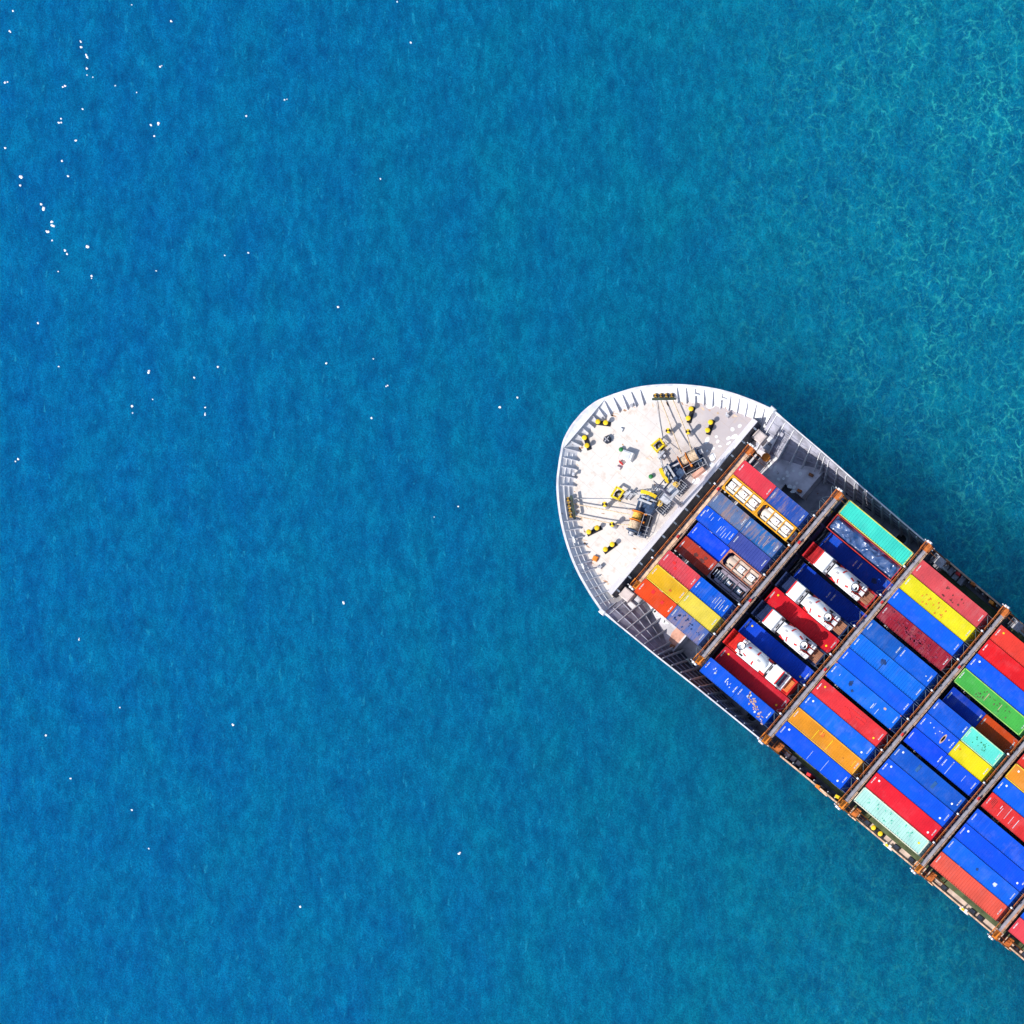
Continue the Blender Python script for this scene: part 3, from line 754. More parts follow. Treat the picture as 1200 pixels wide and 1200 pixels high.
# hatch house, vents
mb = MB(); mb.cbox(-43.85, .5, 15.0, 1.55, 1.25, .95, .35, .05); o = mb.build('deck_hatch', ship, PATCHW)
mb = MB(); mb.cbox(-43.95, .45, 15.95, 1.2, .95, .08, .35, .02); mb.build('hatch_lid', o, SHIPW)
mb = MB(); mb.cbox(-44.75, .1, 15.0, .6, 1.5, .35, .35); mb.build('hatch_step', o, LOCK)
mb = MB()
for k in range(4): mb.tube((-44.3 + .18 * k, -.75 - .1 * (k % 2), 15), (-44.3 + .18 * k, -.75 - .1 * (k % 2), 15.55), .10, 8)
mb.build('red_valve', ship, REDP)
mb = MB(); mb.cbox(-43.9, -1.6, 15, .7, .35, .4, .3); mb.build('deck_box', ship, LOCK)
for x, y in ((-45.27, .62), (-39.35, .39)):
    mb = MB(); mb.sm = True; mb.rev((x, y, 15), (x, y, 16), [(0, .2), (.3, .2), (.32, .33), (.42, .33), (.52, .2), (.55, 0)], 12, False); mb.build('air_vent', ship, GREEN)
mb = MB(); mb.rev((-47.75, .45, 15), (-47.75, .45, 16), [(0, .55), (.4, .5), (.42, .62), (.65, .4), (.68, 0)], 6, False); o = mb.build('mushroom_vent', ship, NAVY)
mb = MB(); mb.bar((-48.2, .45, 15.7), (-47.3, .45, 15.7), .12, .12); mb.bar((-47.75, 0, 15.7), (-47.75, .9, 15.7), .12, .12); mb.build('vent_handle', o, GREYM)
mb = MB(); mb.cbox(-37.9, -13.2, 15, .7, .7, .4, .3, .05); mb.build('hose_box', ship, ORNB)
mb = MB(); mb.cbox(-47.2, 2.7, 15, .5, .5, .35, .3, .05); mb.build('deck_box', ship, PATCHW)

# foremast
mb = MB(); mb.tube((-33.1, 0, 15), (-33.1, 0, 26), .30, 12, .2); mb.tube((-33.1, 0, 26), (-33.1, 0, 30.6), .13, 10, .06)
mb.cbox(-33.1, 0, 15, 1.1, 1.1, .3, .78)
o = mb.build('foremast', ship, paint('mast_grey', (.26, .25, .30), .5, .2))
mb = MB(); mb.cbox(-33.1, 0, 22.0, 1.5, 2.6, .08)
for e in (-1, 1):
    mb.bar((-33.8, e * 1.3, 22.9), (-32.4, e * 1.3, 22.9), .06, .06); mb.bar((-33.1 + e * .72, -1.3, 22.9), (-33.1 + e * .72, 1.3, 22.9), .06, .06)
    for f_ in (-.72, .72): mb.tube((-33.1 + f_, e * 1.3, 22), (-33.1 + f_, e * 1.3, 22.9), .04, 6)
mb.build('mast_platform', o, GREYM)
mb = MB(); mb.bar((-33.1, -1.2, 27.6), (-33.1, 1.2, 27.6), .1, .1); mb.build('yard', o, NAVY)
mb = MB(); mb.bar((-33.1, -1.9, 25.2), (-33.1, 1.9, 25.2), .16, .16); mb.tube((-33.1, 1.5, 25.2), (-33.1, 1.5, 25.8), .2, 8); mb.build('yard', o, NAVY)
mb = MB(); mb.tube((-33.4, .3, 24.2), (-33.4, .3, 24.8), .22, 10); mb.build('mast_light', o, GREYL)
mb = MB(); mb.tube((-33.4, -.5, 26.2), (-33.4, -.5, 26.7), .2, 10); mb.build('mast_light', o, GREYL)
mb = MB()
for j in range(14): mb.bar((-32.75, -.18, 15.5 + .45 * j), (-32.75, .18, 15.5 + .45 * j), .04, .04)
for e in (-.2, .2): mb.bar((-32.75, e, 15), (-32.75, e, 22), .05, .05)
mb.build('mast_ladder', o, GREYM)

# side openings and fittings further aft
for sg in (1, -1):
    mb = MB(); k = 18
    def oval(a_, b_, z): return [(-6.82 + a_ * (abs(math.cos(6.283 * j / k)) ** .7) * math.copysign(1, math.cos(6.283 * j / k)), sg * (15.9 if sg > 0 else 15.9) + b_ * math.sin(6.283 * j / k), z) for j in range(k)]
    mb.mat(GREYM); A = oval(.95, .82, 11.74); B_ = oval(.72, .6, 11.74)
    mb.add(A + B_ + [(x, y, 11.702) for x, y, z in A], [(i, (i + 1) % k, k + (i + 1) % k, k + i) for i in range(k)] + [(i, 2 * k + i, 2 * k + (i + 1) % k, (i + 1) % k) for i in range(k)])
    mb.mat(DARK); mb.add([(x, y, 11.705) for x, y, z in B_], [tuple(range(k))])
    mb.build('deck_opening', ship)
rb = random.Random(11)
for x in (14.9, 15.9, 21.4, 24.2, 30.3, 35.6, 37.0, 43.7, 45.2, 46.8):
    mb = MB(); mb.cbox(x, -16.85, 11.76, .95, .62, .5, 0, .04); o = mb.build('deck_vent_box', ship, DARK)
    mb = MB(); mb.cbox(x, -16.85, 12.26, .7, .4, .04); mb.build('lid', o, NAVY)
for x, m in ((20.3, SHIPW), (34.5, SHIPW), (8.2, TRAY), (28.0, TRAY), (42.2, TRAY), (13.6, TRAY)):
    mb = MB(); mb.cbox(x, -17.5, 11.6, 1.5, .5, .32, 0, .06); mb.tube((x - .3, -17.3, 11.9), (x - .3, -17.3, 12.5), .1, 8); mb.cbox(x + .3, -17.35, 11.9, .4, .3, .3)
    mb.build('pilot_step', ship, m)
mb = MB(); mb.cbox(20.1, -17.55, 11.95, .45, .3, .14); mb.cbox(34.3, -17.55, 11.95, .45, .3, .14); mb.build('step_mark', ship, YEL)
for x, y, m in ((5.8, -17.0, REDP), (7.9, -17.45, ORNB), (11.0, -16.8, YEL), (3.6, 17.1, REDP), (6.2, 17.35, ORNG), (9.9, 17.0, ORNB), (1.4, 17.4, RUSTY), (16.5, 16.9, ORNG), (-22.2, 14.7, RUSTY), (-22.0, 12.0, ORNG), (-21.6, -15.6, RUSTY)):
    zz = 14.3 if 0.8 < x < 12.6 else (13.4 if x < 0 else 11.76)
    mb = MB(); mb.cbox(x, y, zz - (0 if zz < 14 else 2.4), .65, .42, .35 if zz < 14 else 2.7, .2, .04); mb.build('fire_box', ship, m)
mb = MB(); mb.tube((-16.2, 12.6, 11.7), (-16.2, 12.6, 13.6), .2, 8); mb.rev((-16.2, 12.6, 13.6), (-16.2, 12.6, 14), [(0, .3), (.15, .3), (.22, 0)], 10, False); mb.build('hydrant', ship, YEL)
for k in range(4):
    mb = MB(); mb.cbox(1.3 + 1.0 * k, 16.9 - .05 * k, 11.7, .75, 1.3, 1.9, 0, .04); mb.build('deck_locker', ship, GREYM if k else SHIPW)
for k in range(3):
    mb = MB(); mb.cbox(1.2 + .95 * k, -16.75, 11.7, .7, .9 - .15 * k, 1.7 - .2 * k, 0, .04); mb.build('deck_locker', ship, LOCK if k else SHIPW)
mb = MB(); mb.cbox(-17.2, 11.0, 11.7, 1.8, 1.6, 1.0, 0, .05); mb.build('deck_locker', ship, DARK)

# ------------------------------------------------------------------ lashing bridges
BRX = [-29.3, -14.7, 0.0, 14.45, 28.6, 42.95]
BRY = [(-12.9, 12.3), (-15.25, 15.3), (-17.65, 17.6), (-17.7, 17.55), (-17.75, 17.6), (-17.8, 17.6)]
def rows():
    return [15.6 - 1.265 - (j - 1) * 2.53 - .45 * ((j - 1) // 4) - .2 for j in range(1, 13)]
ROWY = [0] + rows()
def bridge(i):
    X = BRX[i]; y0, y1 = BRY[i]; zf = 20.6 if i else 18.95; zb = 13.4 if i == 0 else 11.7
    mb = MB()
    ys = [y for y in [ROWY[j] + 1.265 + (.2 if j in (1, 5, 9) else 0) for j in range(1, 13)] + [ROWY[12] - 1.265] if y0 - .2 < y < y1 + .2]
    for y in ys:
        mb.box(X - .42, X - .26, y - .14, y + .14, zb, zf - .1); mb.box(X + .26, X + .42, y - .14, y + .14, zb, zf - .1)
        mb.bar((X - .34, y, 14.5), (X + .34, y, 17.3), .1, .1)
    for z in (15.0, 17.3):
        mb.box(X - .25, X + .25, y0, y1, z, z + .1)
    mb.box(X + .1, X + .2, y0 + .3, y1 - .3, 17.4, 18.6)
    mb.box(X - .44, X + .44, y0, y1, zf - .3, zf - .06)
    o = mb.build('lashing_bridge', ship, NAVY)
    mb = MB(); mb.box(X - .38, X + .16, y0, y1, zf - .06, zf); mb.build('walkway', o, WALKG if i else TRAY)
    mb = MB(); rr = random.Random(i)
    y = y0 + .3
    while y < y1 - .8:
        L = rr.uniform(2.0, 5.6); L = min(L, y1 - y - .1)
        mb.box(X + .18, X + .44 + rr.choice((0, 0, .05)), y, y + L, zf - .06, zf + rr.choice((.04, .09, .14))); y += L + rr.choice((.02, .03, .1))
    mb.build('cable_tray', o, TRAY)
    # railings
    mb = MB()
    xf = X - .46
    mb.bar((xf, y0, zf + 1.05), (xf, y1, zf + 1.05), .085, .085); mb.bar((xf, y0, zf + .55), (xf, y1, zf + .55), .05, .05)
    y = y0
    while y <= y1: mb.bar((xf, y, zf - .3), (xf, y, zf + 1.05), .06, .06); y += 1.45
    mb.build('railing', o, ORNG)
    mb = MB(); xa = X + .52
    mb.bar((xa, y0, zf + .95), (xa, y1, zf + .95), .06, .06); mb.bar((xa, y0, zf + .5), (xa, y1, zf + .5), .05, .05)
    y = y0 + .4
    while y <= y1: mb.bar((xa, y, zf - .2), (xa, y, zf + .95), .06, .06); y += 1.45
    mb.build('railing', o, DARK if i < 5 else ORNG)
    for k, y in enumerate(ys[1::2] if i else ys[2::5]):
        mb = MB(); mb.tube((xf, y + .2, zf + .2), (xf, y + .2, zf + 1.3), .05, 6); mb.cbox(xf, y + .2, zf + 1.25, .28, .24, .16, 0, .04); mb.build('lamp', o, PATCHW)
    for y in (y0 + (y1 - y0) * .37, y0 + (y1 - y0) * .71):
        mb = MB(); mb.cbox(X + .1, y, zf, .32, .5, .55, 0, .04); mb.build('fire_box', o, REDP)
    for e, y in ((-1, y0), (1, y1)):
        mb = MB(); mb.box(X - .5, X + .55, *sorted((y, y - e * 1.15)), zf + .02, zf + .10)
        for xx in (X - .5, X + .55): mb.bar((xx, y, zf + 1.1), (xx, y - e * 1.2, zf + 1.1), .1, .1)
        mb.bar((X - .5, y, zf + 1.1), (X + .55, y, zf + 1.1), .1, .1)
        for xx in (X - .45, X + .5):
            for yy in (y, y - e * 1.1): mb.bar((xx, yy, zf - .3), (xx, yy, zf + 1.1), .09, .09)
        mb.box(X - .55, X + .6, *sorted((y - e * .1, y - e * .25)), zb + 1, zf - .2)
        mb.build('end_platform', o, ORNG if e > 0 else ORNB)
        mb = MB(); mb.cbox(X - .2, y + e * .18, zf + .6, .34, .3, .7, 0, .05); mb.cbox(X + .25, y + e * .22, zf + .9, .3, .26, .5, 0, .05); mb.tube((X - .5, y + e * .1, zf), (X - .5, y + e * .1, zf + 1.8), .07, 6); mb.build('floodlight', o, PATCHW)
        # ladder down
        mb = MB()
        for xx in (X + .75, X + 1.15): mb.bar((xx, y - e * .8, zb), (xx, y - e * .8, zf + .9), .06, .06)
        for j in range(18): mb.bar((X + .75, y - e * .8, zb + .4 + .48 * j), (X + 1.15, y - e * .8, zb + .4 + .48 * j), .04, .04)
        mb.build('ladder', o, ORNG)
        if i >= 2:   # landing half way down, outboard
            XL = X + 2.3 if e > 0 else X + 1.6
            mb = MB(); mb.box(X + .6, XL, *sorted((y - e * .25, y - e * 1.5)), 17.6, 17.7)
            for xx in (X + .65, XL - .05): mb.bar((xx, y - e * .3, 18.6), (xx, y - e * 1.45, 18.6), .08, .08); mb.bar((xx, y - e * .3, 17.6), (xx, y - e * .3, 18.6), .07, .07)
            mb.bar((X + .65, y - e * .3, 18.6), (XL - .05, y - e * .3, 18.6), .08, .08); mb.bar((XL - .1, y - e * 1.2, 11.7), (XL - .1, y - e * 1.2, 17.6), .2, .2)
            mb.build('landing', o, GREYM if e > 0 else ORNG)
    # lashing rods crossing the stack ends in front
    mb = MB()
    for j in range(1, 13):
        y = ROWY[j]
        if not (y0 < y < y1): continue
        if i == 0: continue
        for e in (-1, 1):
            mb.tube((X - .40, y + e * .9, zf - 1.2), (X - 1.32, y - e * .95, zf + .9), .028, 5)
            mb.tube((X - .42, y + e * 1.15, zf + .1), (X - 1.32, y + e * 1.1, zf + 1.0), .028, 5)
    if i: mb.build('lashing_rods', o, STEELG)
for i in range(6): bridge(i)

# ------------------------------------------------------------------ containers
BX = [-28.0, -13.72, 0.97, 15.55, 29.85, 44.25]
GRP = 'shipping containers stacked on the ship'
CW = 2.44
_cache = {}
def mesh_for(kind, L, H, seed=0):
    key = (kind, round(L, 2), round(H, 2), seed)
    if key in _cache: return _cache[key]
    mb = MB(); hl = L / 2; hw = CW / 2
    if kind.startswith('roof'):
        dep = {'roof': .034, 'roofr': .034, 'roofd': .070}[kind]
        mb.mat(ROOFR if kind == 'roofr' else ROOF)
        z = H; pit = .36 if kind != 'roofd' else .40
        e = .12; n_ = int((L - 2 * e) / pit); p = (L - 2 * e) / n_
        xs = [(-hl, z - .01), (-hl + e, z - .01)]
        for j in range(n_):
            x = -hl + e + j * p
            xs += [(x + .10 * p, z - .01), (x + .28 * p, z - .01 - dep), (x + .55 * p, z - .01 - dep), (x + .73 * p, z - .01)]
        xs += [(hl - e, z - .01), (hl, z - .01)]
        y_ = [-hw, -hw + .07, hw - .07, hw]
        vs = [(x, y, zz if 0 < k < 3 else z - .012) for x, zz in xs for k, y in enumerate(y_)]
        fs = []
        for i in range(len(xs) - 1):
            for k in range(3): fs.append((i * 4 + k, (i + 1) * 4 + k, (i + 1) * 4 + k + 1, i * 4 + k + 1))
        mb.add(vs, fs)
        # top side rails, end rails with soft edge
        for sg in (1, -1):
            mb.box(-hl, hl, *sorted((sg * (hw - .06), sg * (hw + .0))), z - .14, z + .004)
        mb.box(-hl, -hl + .13, -hw + .06, hw - .06, z - .14, z + .002); mb.box(hl - .13, hl, -hw + .06, hw - .06, z - .14, z + .002)
    elif kind == 'body':
        mb.mat(WALL)
        n_ = int(L / .28); p = (L - .4) / n_
        for sg in (1, -1):
            xs = [(-hl + .16, 0)]
            for j in range(n_):
                x = -hl + .2 + j * p; xs += [(x + .2 * p, 0), (x + .35 * p, .036), (x + .65 * p, .036), (x + .8 * p, 0)]
            xs.append((hl - .16, 0))
            vs = [(x, sg * (hw - .015 - d), zz) for x, d in xs for zz in (.15, H - .14)]
            mb.add(vs, [((2 * i, 2 * i + 2, 2 * i + 3, 2 * i + 1) if sg < 0 else (2 * i + 1, 2 * i + 3, 2 * i + 2, 2 * i)) for i in range(len(xs) - 1)])
        ys = []
        n2 = 9
        for j in range(n2): y = -hw + .1 + j * (CW - .2) / n2; q = (CW - .2) / n2; ys += [(y, 0), (y + .3 * q, 0), (y + .45 * q, .04), (y + .85 * q, .04)]
        ys.append((hw - .1, 0))
        vs = [(-hl + .03 + d, y, zz) for y, d in ys for zz in (.15, H - .14)]
        mb.add(vs, [(2 * i + 1, 2 * i + 3, 2 * i + 2, 2 * i) for i in range(len(ys) - 1)])
        for sx in (1, -1):
            for sg in (1, -1): mb.box(*sorted((sx * hl, sx * (hl - .16))), *sorted((sg * hw, sg * (hw - .12))), .12, H - .12)
        for sg in (1, -1): mb.box(-hl, hl, *sorted((sg * hw, sg * (hw - .08))), .02, .16)
        mb.box(-hl, hl, -hw + .08, hw - .08, .02, .12)
    elif kind == 'door':
        mb.mat(WALL)
        for sg in (1, -1): mb.box(hl - .1, hl - .035, *sorted((sg * .02, sg * (hw - .13))), .16, H - .15)
        mb.mat(STEELG)
        for y in (-.85, -.4, .4, .85): mb.tube((hl - .01, y, .15), (hl - .01, y, H - .15), .03, 6)
        for y in (-.62, .62): mb.bar((hl - .005, y - .3, 1.1), (hl - .005, y + .3, 1.1), .05, .06)
    elif kind == 'cast':
        mb.mat(CAST); mb.cbox(0, 0, -.118, .19, .17, .13, 0, .015)
        mb.cbox(0, 0, .012, .09, .06, .012)
    elif kind == 'code':
        rr = random.Random(seed); mb.mat(WHITE); y = -.40
        for g in (4, 6, 1):
            for k in range(g):
                w_ = .055 + .015 * rr.random(); x0 = 0
                a = rr.choice((0, 1, 2))
                mb.box(x0, x0 + .17, y, y + .03, 0, .004)
                if a != 1: mb.box(x0, x0 + .17, y + w_ - .03, y + w_, 0, .004)
                mb.box(x0 + (.14 if a else 0), x0 + (.17 if a else .03), y + .03, y + w_ - .03, 0, .004)
                y += w_ + .018
            y += .06
    me = mb.mesh(kind); _cache[key] = me
    return me
def rgba(rgb, dirt, k=.68):
    l_ = lin(*rgb, k); return (*l_, dirt)
CASTC = {'o': (.62, .16, .05, 1), 'd': None}
def container(bay, row, half, H, top, rgb, dirt, label, roof='roof', marks=2, dot=None, cast='d', cat='shipping container', dx=0.0):
    L = 12.11 if half == 0 else 6.03
    x0 = BX[bay] + (0 if half < 2 else 6.09) + dx
    t = thing('shipping_container', (x0 + L / 2, ROWY[row], top - H), label, cat, GRP)
    c4 = rgba(rgb, dirt); hl = L / 2; hw = CW / 2
    link('roof', mesh_for(roof, L, H), t, colr=c4)
    link('walls', mesh_for('body', L, H), t, colr=c4)
    link('door', mesh_for('door', L, H), t, colr=c4)
    cc = CASTC[cast] or tuple(x * .85 for x in c4[:3]) + (1,)
    for sx in (1, -1):
        for sy in (1, -1): link('corner_casting', mesh_for('cast', 0, 0), t, (sx * (hl - .093), sy * (hw - .083), H), cc)
    if marks:
        sd_ = random.Random(hash(label) % 1000 if False else sum(map(ord, label)))
        link('code_marking', mesh_for('code', 0, 0, sd_.randrange(4)), t, (-hl + .26, sd_.uniform(-.12, .2), H - .004))
        if marks > 1: link('code_marking', mesh_for('code', 0, 0, sd_.randrange(4)), t, (hl - .45, sd_.uniform(-.12, .2), H - .004))
    if dot:
        for sx in (1, -1):
            mb = MB(); mb.rev((0, 0, 0), (0, 0, 1), [(0, .15), (.006, .15), (.006, 0)], 10, False)
            o = mb.build('round_mark', t, PATCHW if dot == 'w' else YEL); o.location = (sx * (hl - 1.05), sx * -.55, H - .005)
    t['_hl'] = hl; t['_h'] = H
    return t
def scrape(t, pts, m, name='rust_scrape'):
    """thin irregular mark lying on a container's roof; pts = outline in roof coordinates"""
    H = t['_h']; mb = MB(); mb.poly([(x, y, H - .004) for x, y in pts], .006, (0, 0, 1)); return mb.build(name, t, m)
def streaks(t, spots, m, name='paint_scratch'):
    H = t['_h']; mb = MB()
    for (x, y, L, w_) in spots: mb.box(x - w_ / 2, x + w_ / 2, y - L / 2, y + L / 2, H - .004, H + .004)
    return mb.build(name, t, m)
def blot(cx, cy, rx, ry, seed, n_=14):
    rr = random.Random(seed); return [(cx + rx * math.cos(6.283 * i / n_) * rr.uniform(.6, 1.15), cy + ry * math.sin(6.283 * i / n_) * rr.uniform(.6, 1.15)) for i in range(n_)]

BLUE = (18, 98, 250); BLUE2 = (18, 112, 245); LBLUE = (22, 128, 250); DULL = (20, 98, 205); ROY = (12, 72, 240)
SCRW = paint('scratch_white', (.55, .60, .66), .6, .1); SCRT = paint('scratch_tan', (.50, .32, .24), .7, .2); SCRD = paint('stain_dark', (.010, .045, .17), .7, .35); SCRR = paint('stain_rust', (.13, .035, .03), .7, .3); SCRO = paint('stain_orange', (.62, .15, .02), .6, .2)
# bay one, twenty-foot boxes, forward half then after half
container(0, 3, 1, 2.9, 22.0, (245, 70, 85), .25, 'coral red container beside the grey starboard side deck, nearest the bow', dx=-.02)
container(0, 5, 1, 2.9, 22.0, (105, 130, 175), .75, 'grey-blue container with brown rust, between the orange framed tank and the bright blue scratched container', 'roofr')
t = container(0, 6, 1, 2.9, 22.0, (15, 95, 235), .3, 'bright blue container with white scratch lines, beside the dark gap at the forward walkway')
streaks(t, [(-1.6, .5, .9, .05), (-1.1, .2, .6, .05), (-.3, .8, .5, .05), (.6, -.3, 1.1, .07), (.9, .1, .8, .05), (1.3, -.2, 1.3, .05), (1.7, -.5, .9, .06), (2.1, -.1, 1.2, .05), (-2.4, .7, .4, .12)], SCRW)
container(0, 7, 1, 2.6, 20.2, (10, 85, 250), .3, 'plain blue container sunk one tier lower, next to the brick red one')
t = container(0, 8, 1, 2.6, 20.45, (205, 70, 50), .75, 'brick red container with dark brown stains, sunk one tier lower')
for k, (x, y, a, b) in enumerate(((-.1, .1, .38, .3), (1.3, .55, .32, .3), (1.1, 0, .5, .28))): scrape(t, blot(x, y, a, b, k), SCRR, 'stain')
t = container(0, 9, 1, 2.9, 22.0, (245, 85, 95), .45, 'pinkish red container with deep ribs, between brick red and yellow containers', 'roofd')
scrape(t, blot(-1.2, .3, .3, .25, 3), TRED, 'stain'); scrape(t, blot(-.6, -.2, .28, .22, 4), TRED, 'stain')
t = container(0, 10, 1, 2.9, 22.0, (255, 195, 40), .35, 'golden yellow container with an orange spot, next to the bow walkway')
scrape(t, blot(.9, -.45, .25, .18, 5), SCRO, 'stain')
t = container(0, 11, 1, 2.9, 22.0, (255, 85, 35), .25, 'orange-red container on the port edge of the foremost bay')
scrape(t, [(-1.1, .2), (-.6, .2), (-.6, .7), (-1.1, .7)], TRED, 'repair_patch'); scrape(t, [(.9, -.1), (1.35, -.1), (1.35, .35), (.9, .35)], TRED, 'repair_patch')
container(0, 3, 2, 2.9, 22.0, (50, 95, 190), .55, 'blue container with pale ribbed stripes beside the notch in the starboard deck', 'roofr')
t = container(0, 5, 2, 2.9, 22.0, (40, 115, 190), .6, 'teal-blue container with tan rust streaks beside the second orange framed tank', 'roofr')
streaks(t, [(.2, -.2, 1.4, .07), (.9, .1, 1.6, .07), (1.1, -.1, .9, .06), (1.9, .4, .7, .05)], SCRT)
container(0, 6, 2, 2.9, 22.0, (75, 90, 175), .4, 'slate blue container next to the tan framed tank', 'roofd')
t = container(0, 9, 2, 2.9, 22.0, (15, 105, 230), .55, 'ribbed blue container with white scratches, between grey framed tank and pale yellow container', 'roofd')
streaks(t, [(.6, -.1, .9, .05), (1.0, .2, 1.2, .05), (1.4, -.2, 1.6, .06), (1.8, .1, 1.5, .05), (2.1, -.3, .9, .05)], SCRW)
container(0, 10, 2, 2.9, 22.0, (255, 228, 85), .2, 'pale yellow container beside the spotted slate blue one')
t = container(0, 11, 2, 2.9, 22.0, (95, 125, 195), .55, 'slate blue container with dark spots at the port side deck', 'roofr')
rr = random.Random(8)
for k in range(18): scrape(t, blot(rr.uniform(-2.2, 2.4), rr.uniform(-.9, .9), rr.uniform(.08, .24), rr.uniform(.08, .2), k, 9), SCRD, 'stain')

# bay two
container(1, 1, 0, 2.6, 19.3, (75, 240, 215), .12, 'long mint green container with yellow edge on the starboard side of the mixer truck bay', 'roofd', 0, None, 'o', dx=.1)
container(1, 3, 1, 2.6, 16.45, (16, 92, 235), .3, 'deep blue short container between the tarpaulin and the first mixer truck, forward one')
t = container(1, 3, 2, 2.6, 16.45, (16, 92, 235), .3, 'deep blue short container between the tarpaulin and the first mixer truck, with a black stain')
scrape(t, blot(.3, -.1, .5, .4, 6), SCRD, 'stain')
container(1, 5, 1, 2.6, 16.45, (16, 80, 225), .3, 'dark blue short container between the first two mixer trucks, forward one')
container(1, 5, 2, 2.6, 16.45, (16, 80, 225), .3, 'dark blue short container between the first two mixer trucks, after one')
container(1, 7, 0, 2.6, 19.1, (240, 35, 50), .2, 'long crimson container between two mixer trucks', 'roof', 2, 'y')
container(1, 9, 0, 2.6, 19.1, (14, 82, 235), .2, 'long royal blue container between the third and fourth mixer trucks', 'roof', 2, 'y')
container(1, 11, 0, 2.6, 19.1, (222, 42, 62), .2, 'long dark crimson container between the reversed mixer truck and the port blue containers', 'roof', 2, 'y')
t = container(1, 12, 1, 2.9, 20.9, (15, 100, 240), .3, 'blue short container with faint scratches by the port bulwark')
rr = random.Random(4)
streaks(t, [(rr.choice((-1.4, -1.0, 1.0, 1.3, 1.7)) + rr.uniform(-.2, .2), rr.uniform(-.3, .5), rr.uniform(.1, .3), rr.uniform(.05, .16)) for _ in range(14)], SCRW)
t = container(1, 12, 2, 2.9, 20.9, (15, 100, 235), .3, 'blue short container with peeling rusty paint by the port bulwark')
rr = random.Random(14)
for k in range(34):
    x = rr.uniform(-1.6, 2.7); scrape(t, blot(x, rr.gauss(.65 - .35 * (x + 1.6), .32), rr.uniform(.08, .26), rr.uniform(.06, .2), k + 40, 8), SCRT if rr.random() < .75 else SCRW, 'rust_scrape')

# bay three, forty-foot boxes
t = container(2, 1, 0, 2.9, 22.0, (238, 90, 95), .6, 'long salmon pink container with dark red spots on the starboard edge')
rr = random.Random(21)
for k in range(12): scrape(t, blot(rr.uniform(-1.5, 3), rr.uniform(-.8, .8), rr.uniform(.08, .22), rr.uniform(.06, .2), k + 80, 8), SCRR, 'stain')
t = container(2, 2, 0, 2.9, 22.0, (255, 240, 40), .3, 'long lemon yellow container with rust spots beside the salmon pink one')
rr = random.Random(22)
for k in range(14): scrape(t, blot(rr.uniform(-3, 1.5), rr.uniform(-.9, .7), rr.uniform(.06, .16), rr.uniform(.05, .22), k + 120, 8), SCRO, 'stain')
container(2, 3, 0, 2.9, 22.0, (16, 108, 252), .25, 'long clean blue container between lemon yellow and dark red containers')
t = container(2, 4, 0, 2.6, 21.45, (178, 42, 62), .8, 'long dark red container with sooty stains, slightly lower than the blue beside it', 'roofd')
rr = random.Random(77); SOOT = paint('stain_soot', (.235, .026, .055), .7, .35)
for k in range(60): scrape(t, blot(rr.gauss(.3, 2.4), rr.gauss(-.15, .5), rr.uniform(.1, .4), rr.uniform(.06, .2), k + 600, 9), SOOT, 'stain')
container(2, 5, 1, 2.9, 22.0, (22, 100, 200), .45, 'dull blue short container beside the dark red one, forward of a matching blue')
t = container(2, 5, 2, 2.9, 22.0, (20, 108, 235), .35, 'blue short container with tiny white nick beside the dark red one, its after half')
scrape(t, blot(2.0, -.1, .14, .1, 7), SCRW, 'paint_scratch')
t = container(2, 6, 0, 2.9, 22.0, LBLUE, .4, 'long light blue ribbed container with a dark stain at mid length', 'roofd')
scrape(t, blot(-.9, .2, .55, .42, 9), SCRD, 'stain'); streaks(t, [(-.8, -.3, 1.5, .09), (-.55, .5, .9, .06)], SCRD, 'stain')
container(2, 7, 0, 2.9, 22.0, (18, 104, 250), .12, 'long spotless blue container between two lighter blue ones')
t = container(2, 8, 0, 2.9, 22.0, (22, 122, 250), .5, 'long light blue container with scuffs and rusty corners beside the bright red one', 'roof', 2, None, 'o')
streaks(t, [(1.9, -.3, .8, .12), (2.1, -.1, .9, .05), (2.9, -.5, .9, .06), (-4.5, .1, .3, .06)], SCRW); scrape(t, blot(-2.5, .2, .4, .45, 31), SCRD, 'stain'); scrape(t, blot(3.6, .5, .28, .2, 32), SCRT, 'stain'); scrape(t, blot(-1.7, -.5, .25, .2, 33), SCRD, 'stain')
t = container(2, 9, 0, 2.9, 22.0, (250, 62, 68), .45, 'long bright red container with deeper red smears, between two blue ones', 'roof', 2, 'y')
for k, (x, y, a, b) in enumerate(((-.6, .1, .8, .2), (.8, .5, 1.2, .16), (.2, -.5, .4, .4), (1.9, 0, .9, .2), (2.3, .5, .5, .2))): scrape(t, blot(x, y, a, b, k + 60), TRED, 'stain')
container(2, 10, 0, 2.9, 22.0, (24, 118, 252), .7, 'long blue container with black specks between bright red and orange ones', 'roof', 2, 'w')
t = container(2, 11, 0, 2.9, 22.0, (255, 165, 45), .5, 'long orange container with yellow scrape lines near the port edge')
streaks(t, [(-1.7, -.2, 1.7, .08), (-1.1, .6, .8, .06), (.8, -.1, 1.7, .09), (5.2, 0, 1.2, .06)], YEL); scrape(t, blot(-1.0, .4, .55, .4, 71), SCRO, 'stain')
t = container(2, 12, 0, 2.9, 22.0, (18, 98, 250), .12, 'long plain blue container on the port edge beside the orange one', 'roof', 2, 'w')
streaks(t, [(-.4, -.3, 1.4, .04), (2.2, -.1, 1.8, .04)], SCRW)

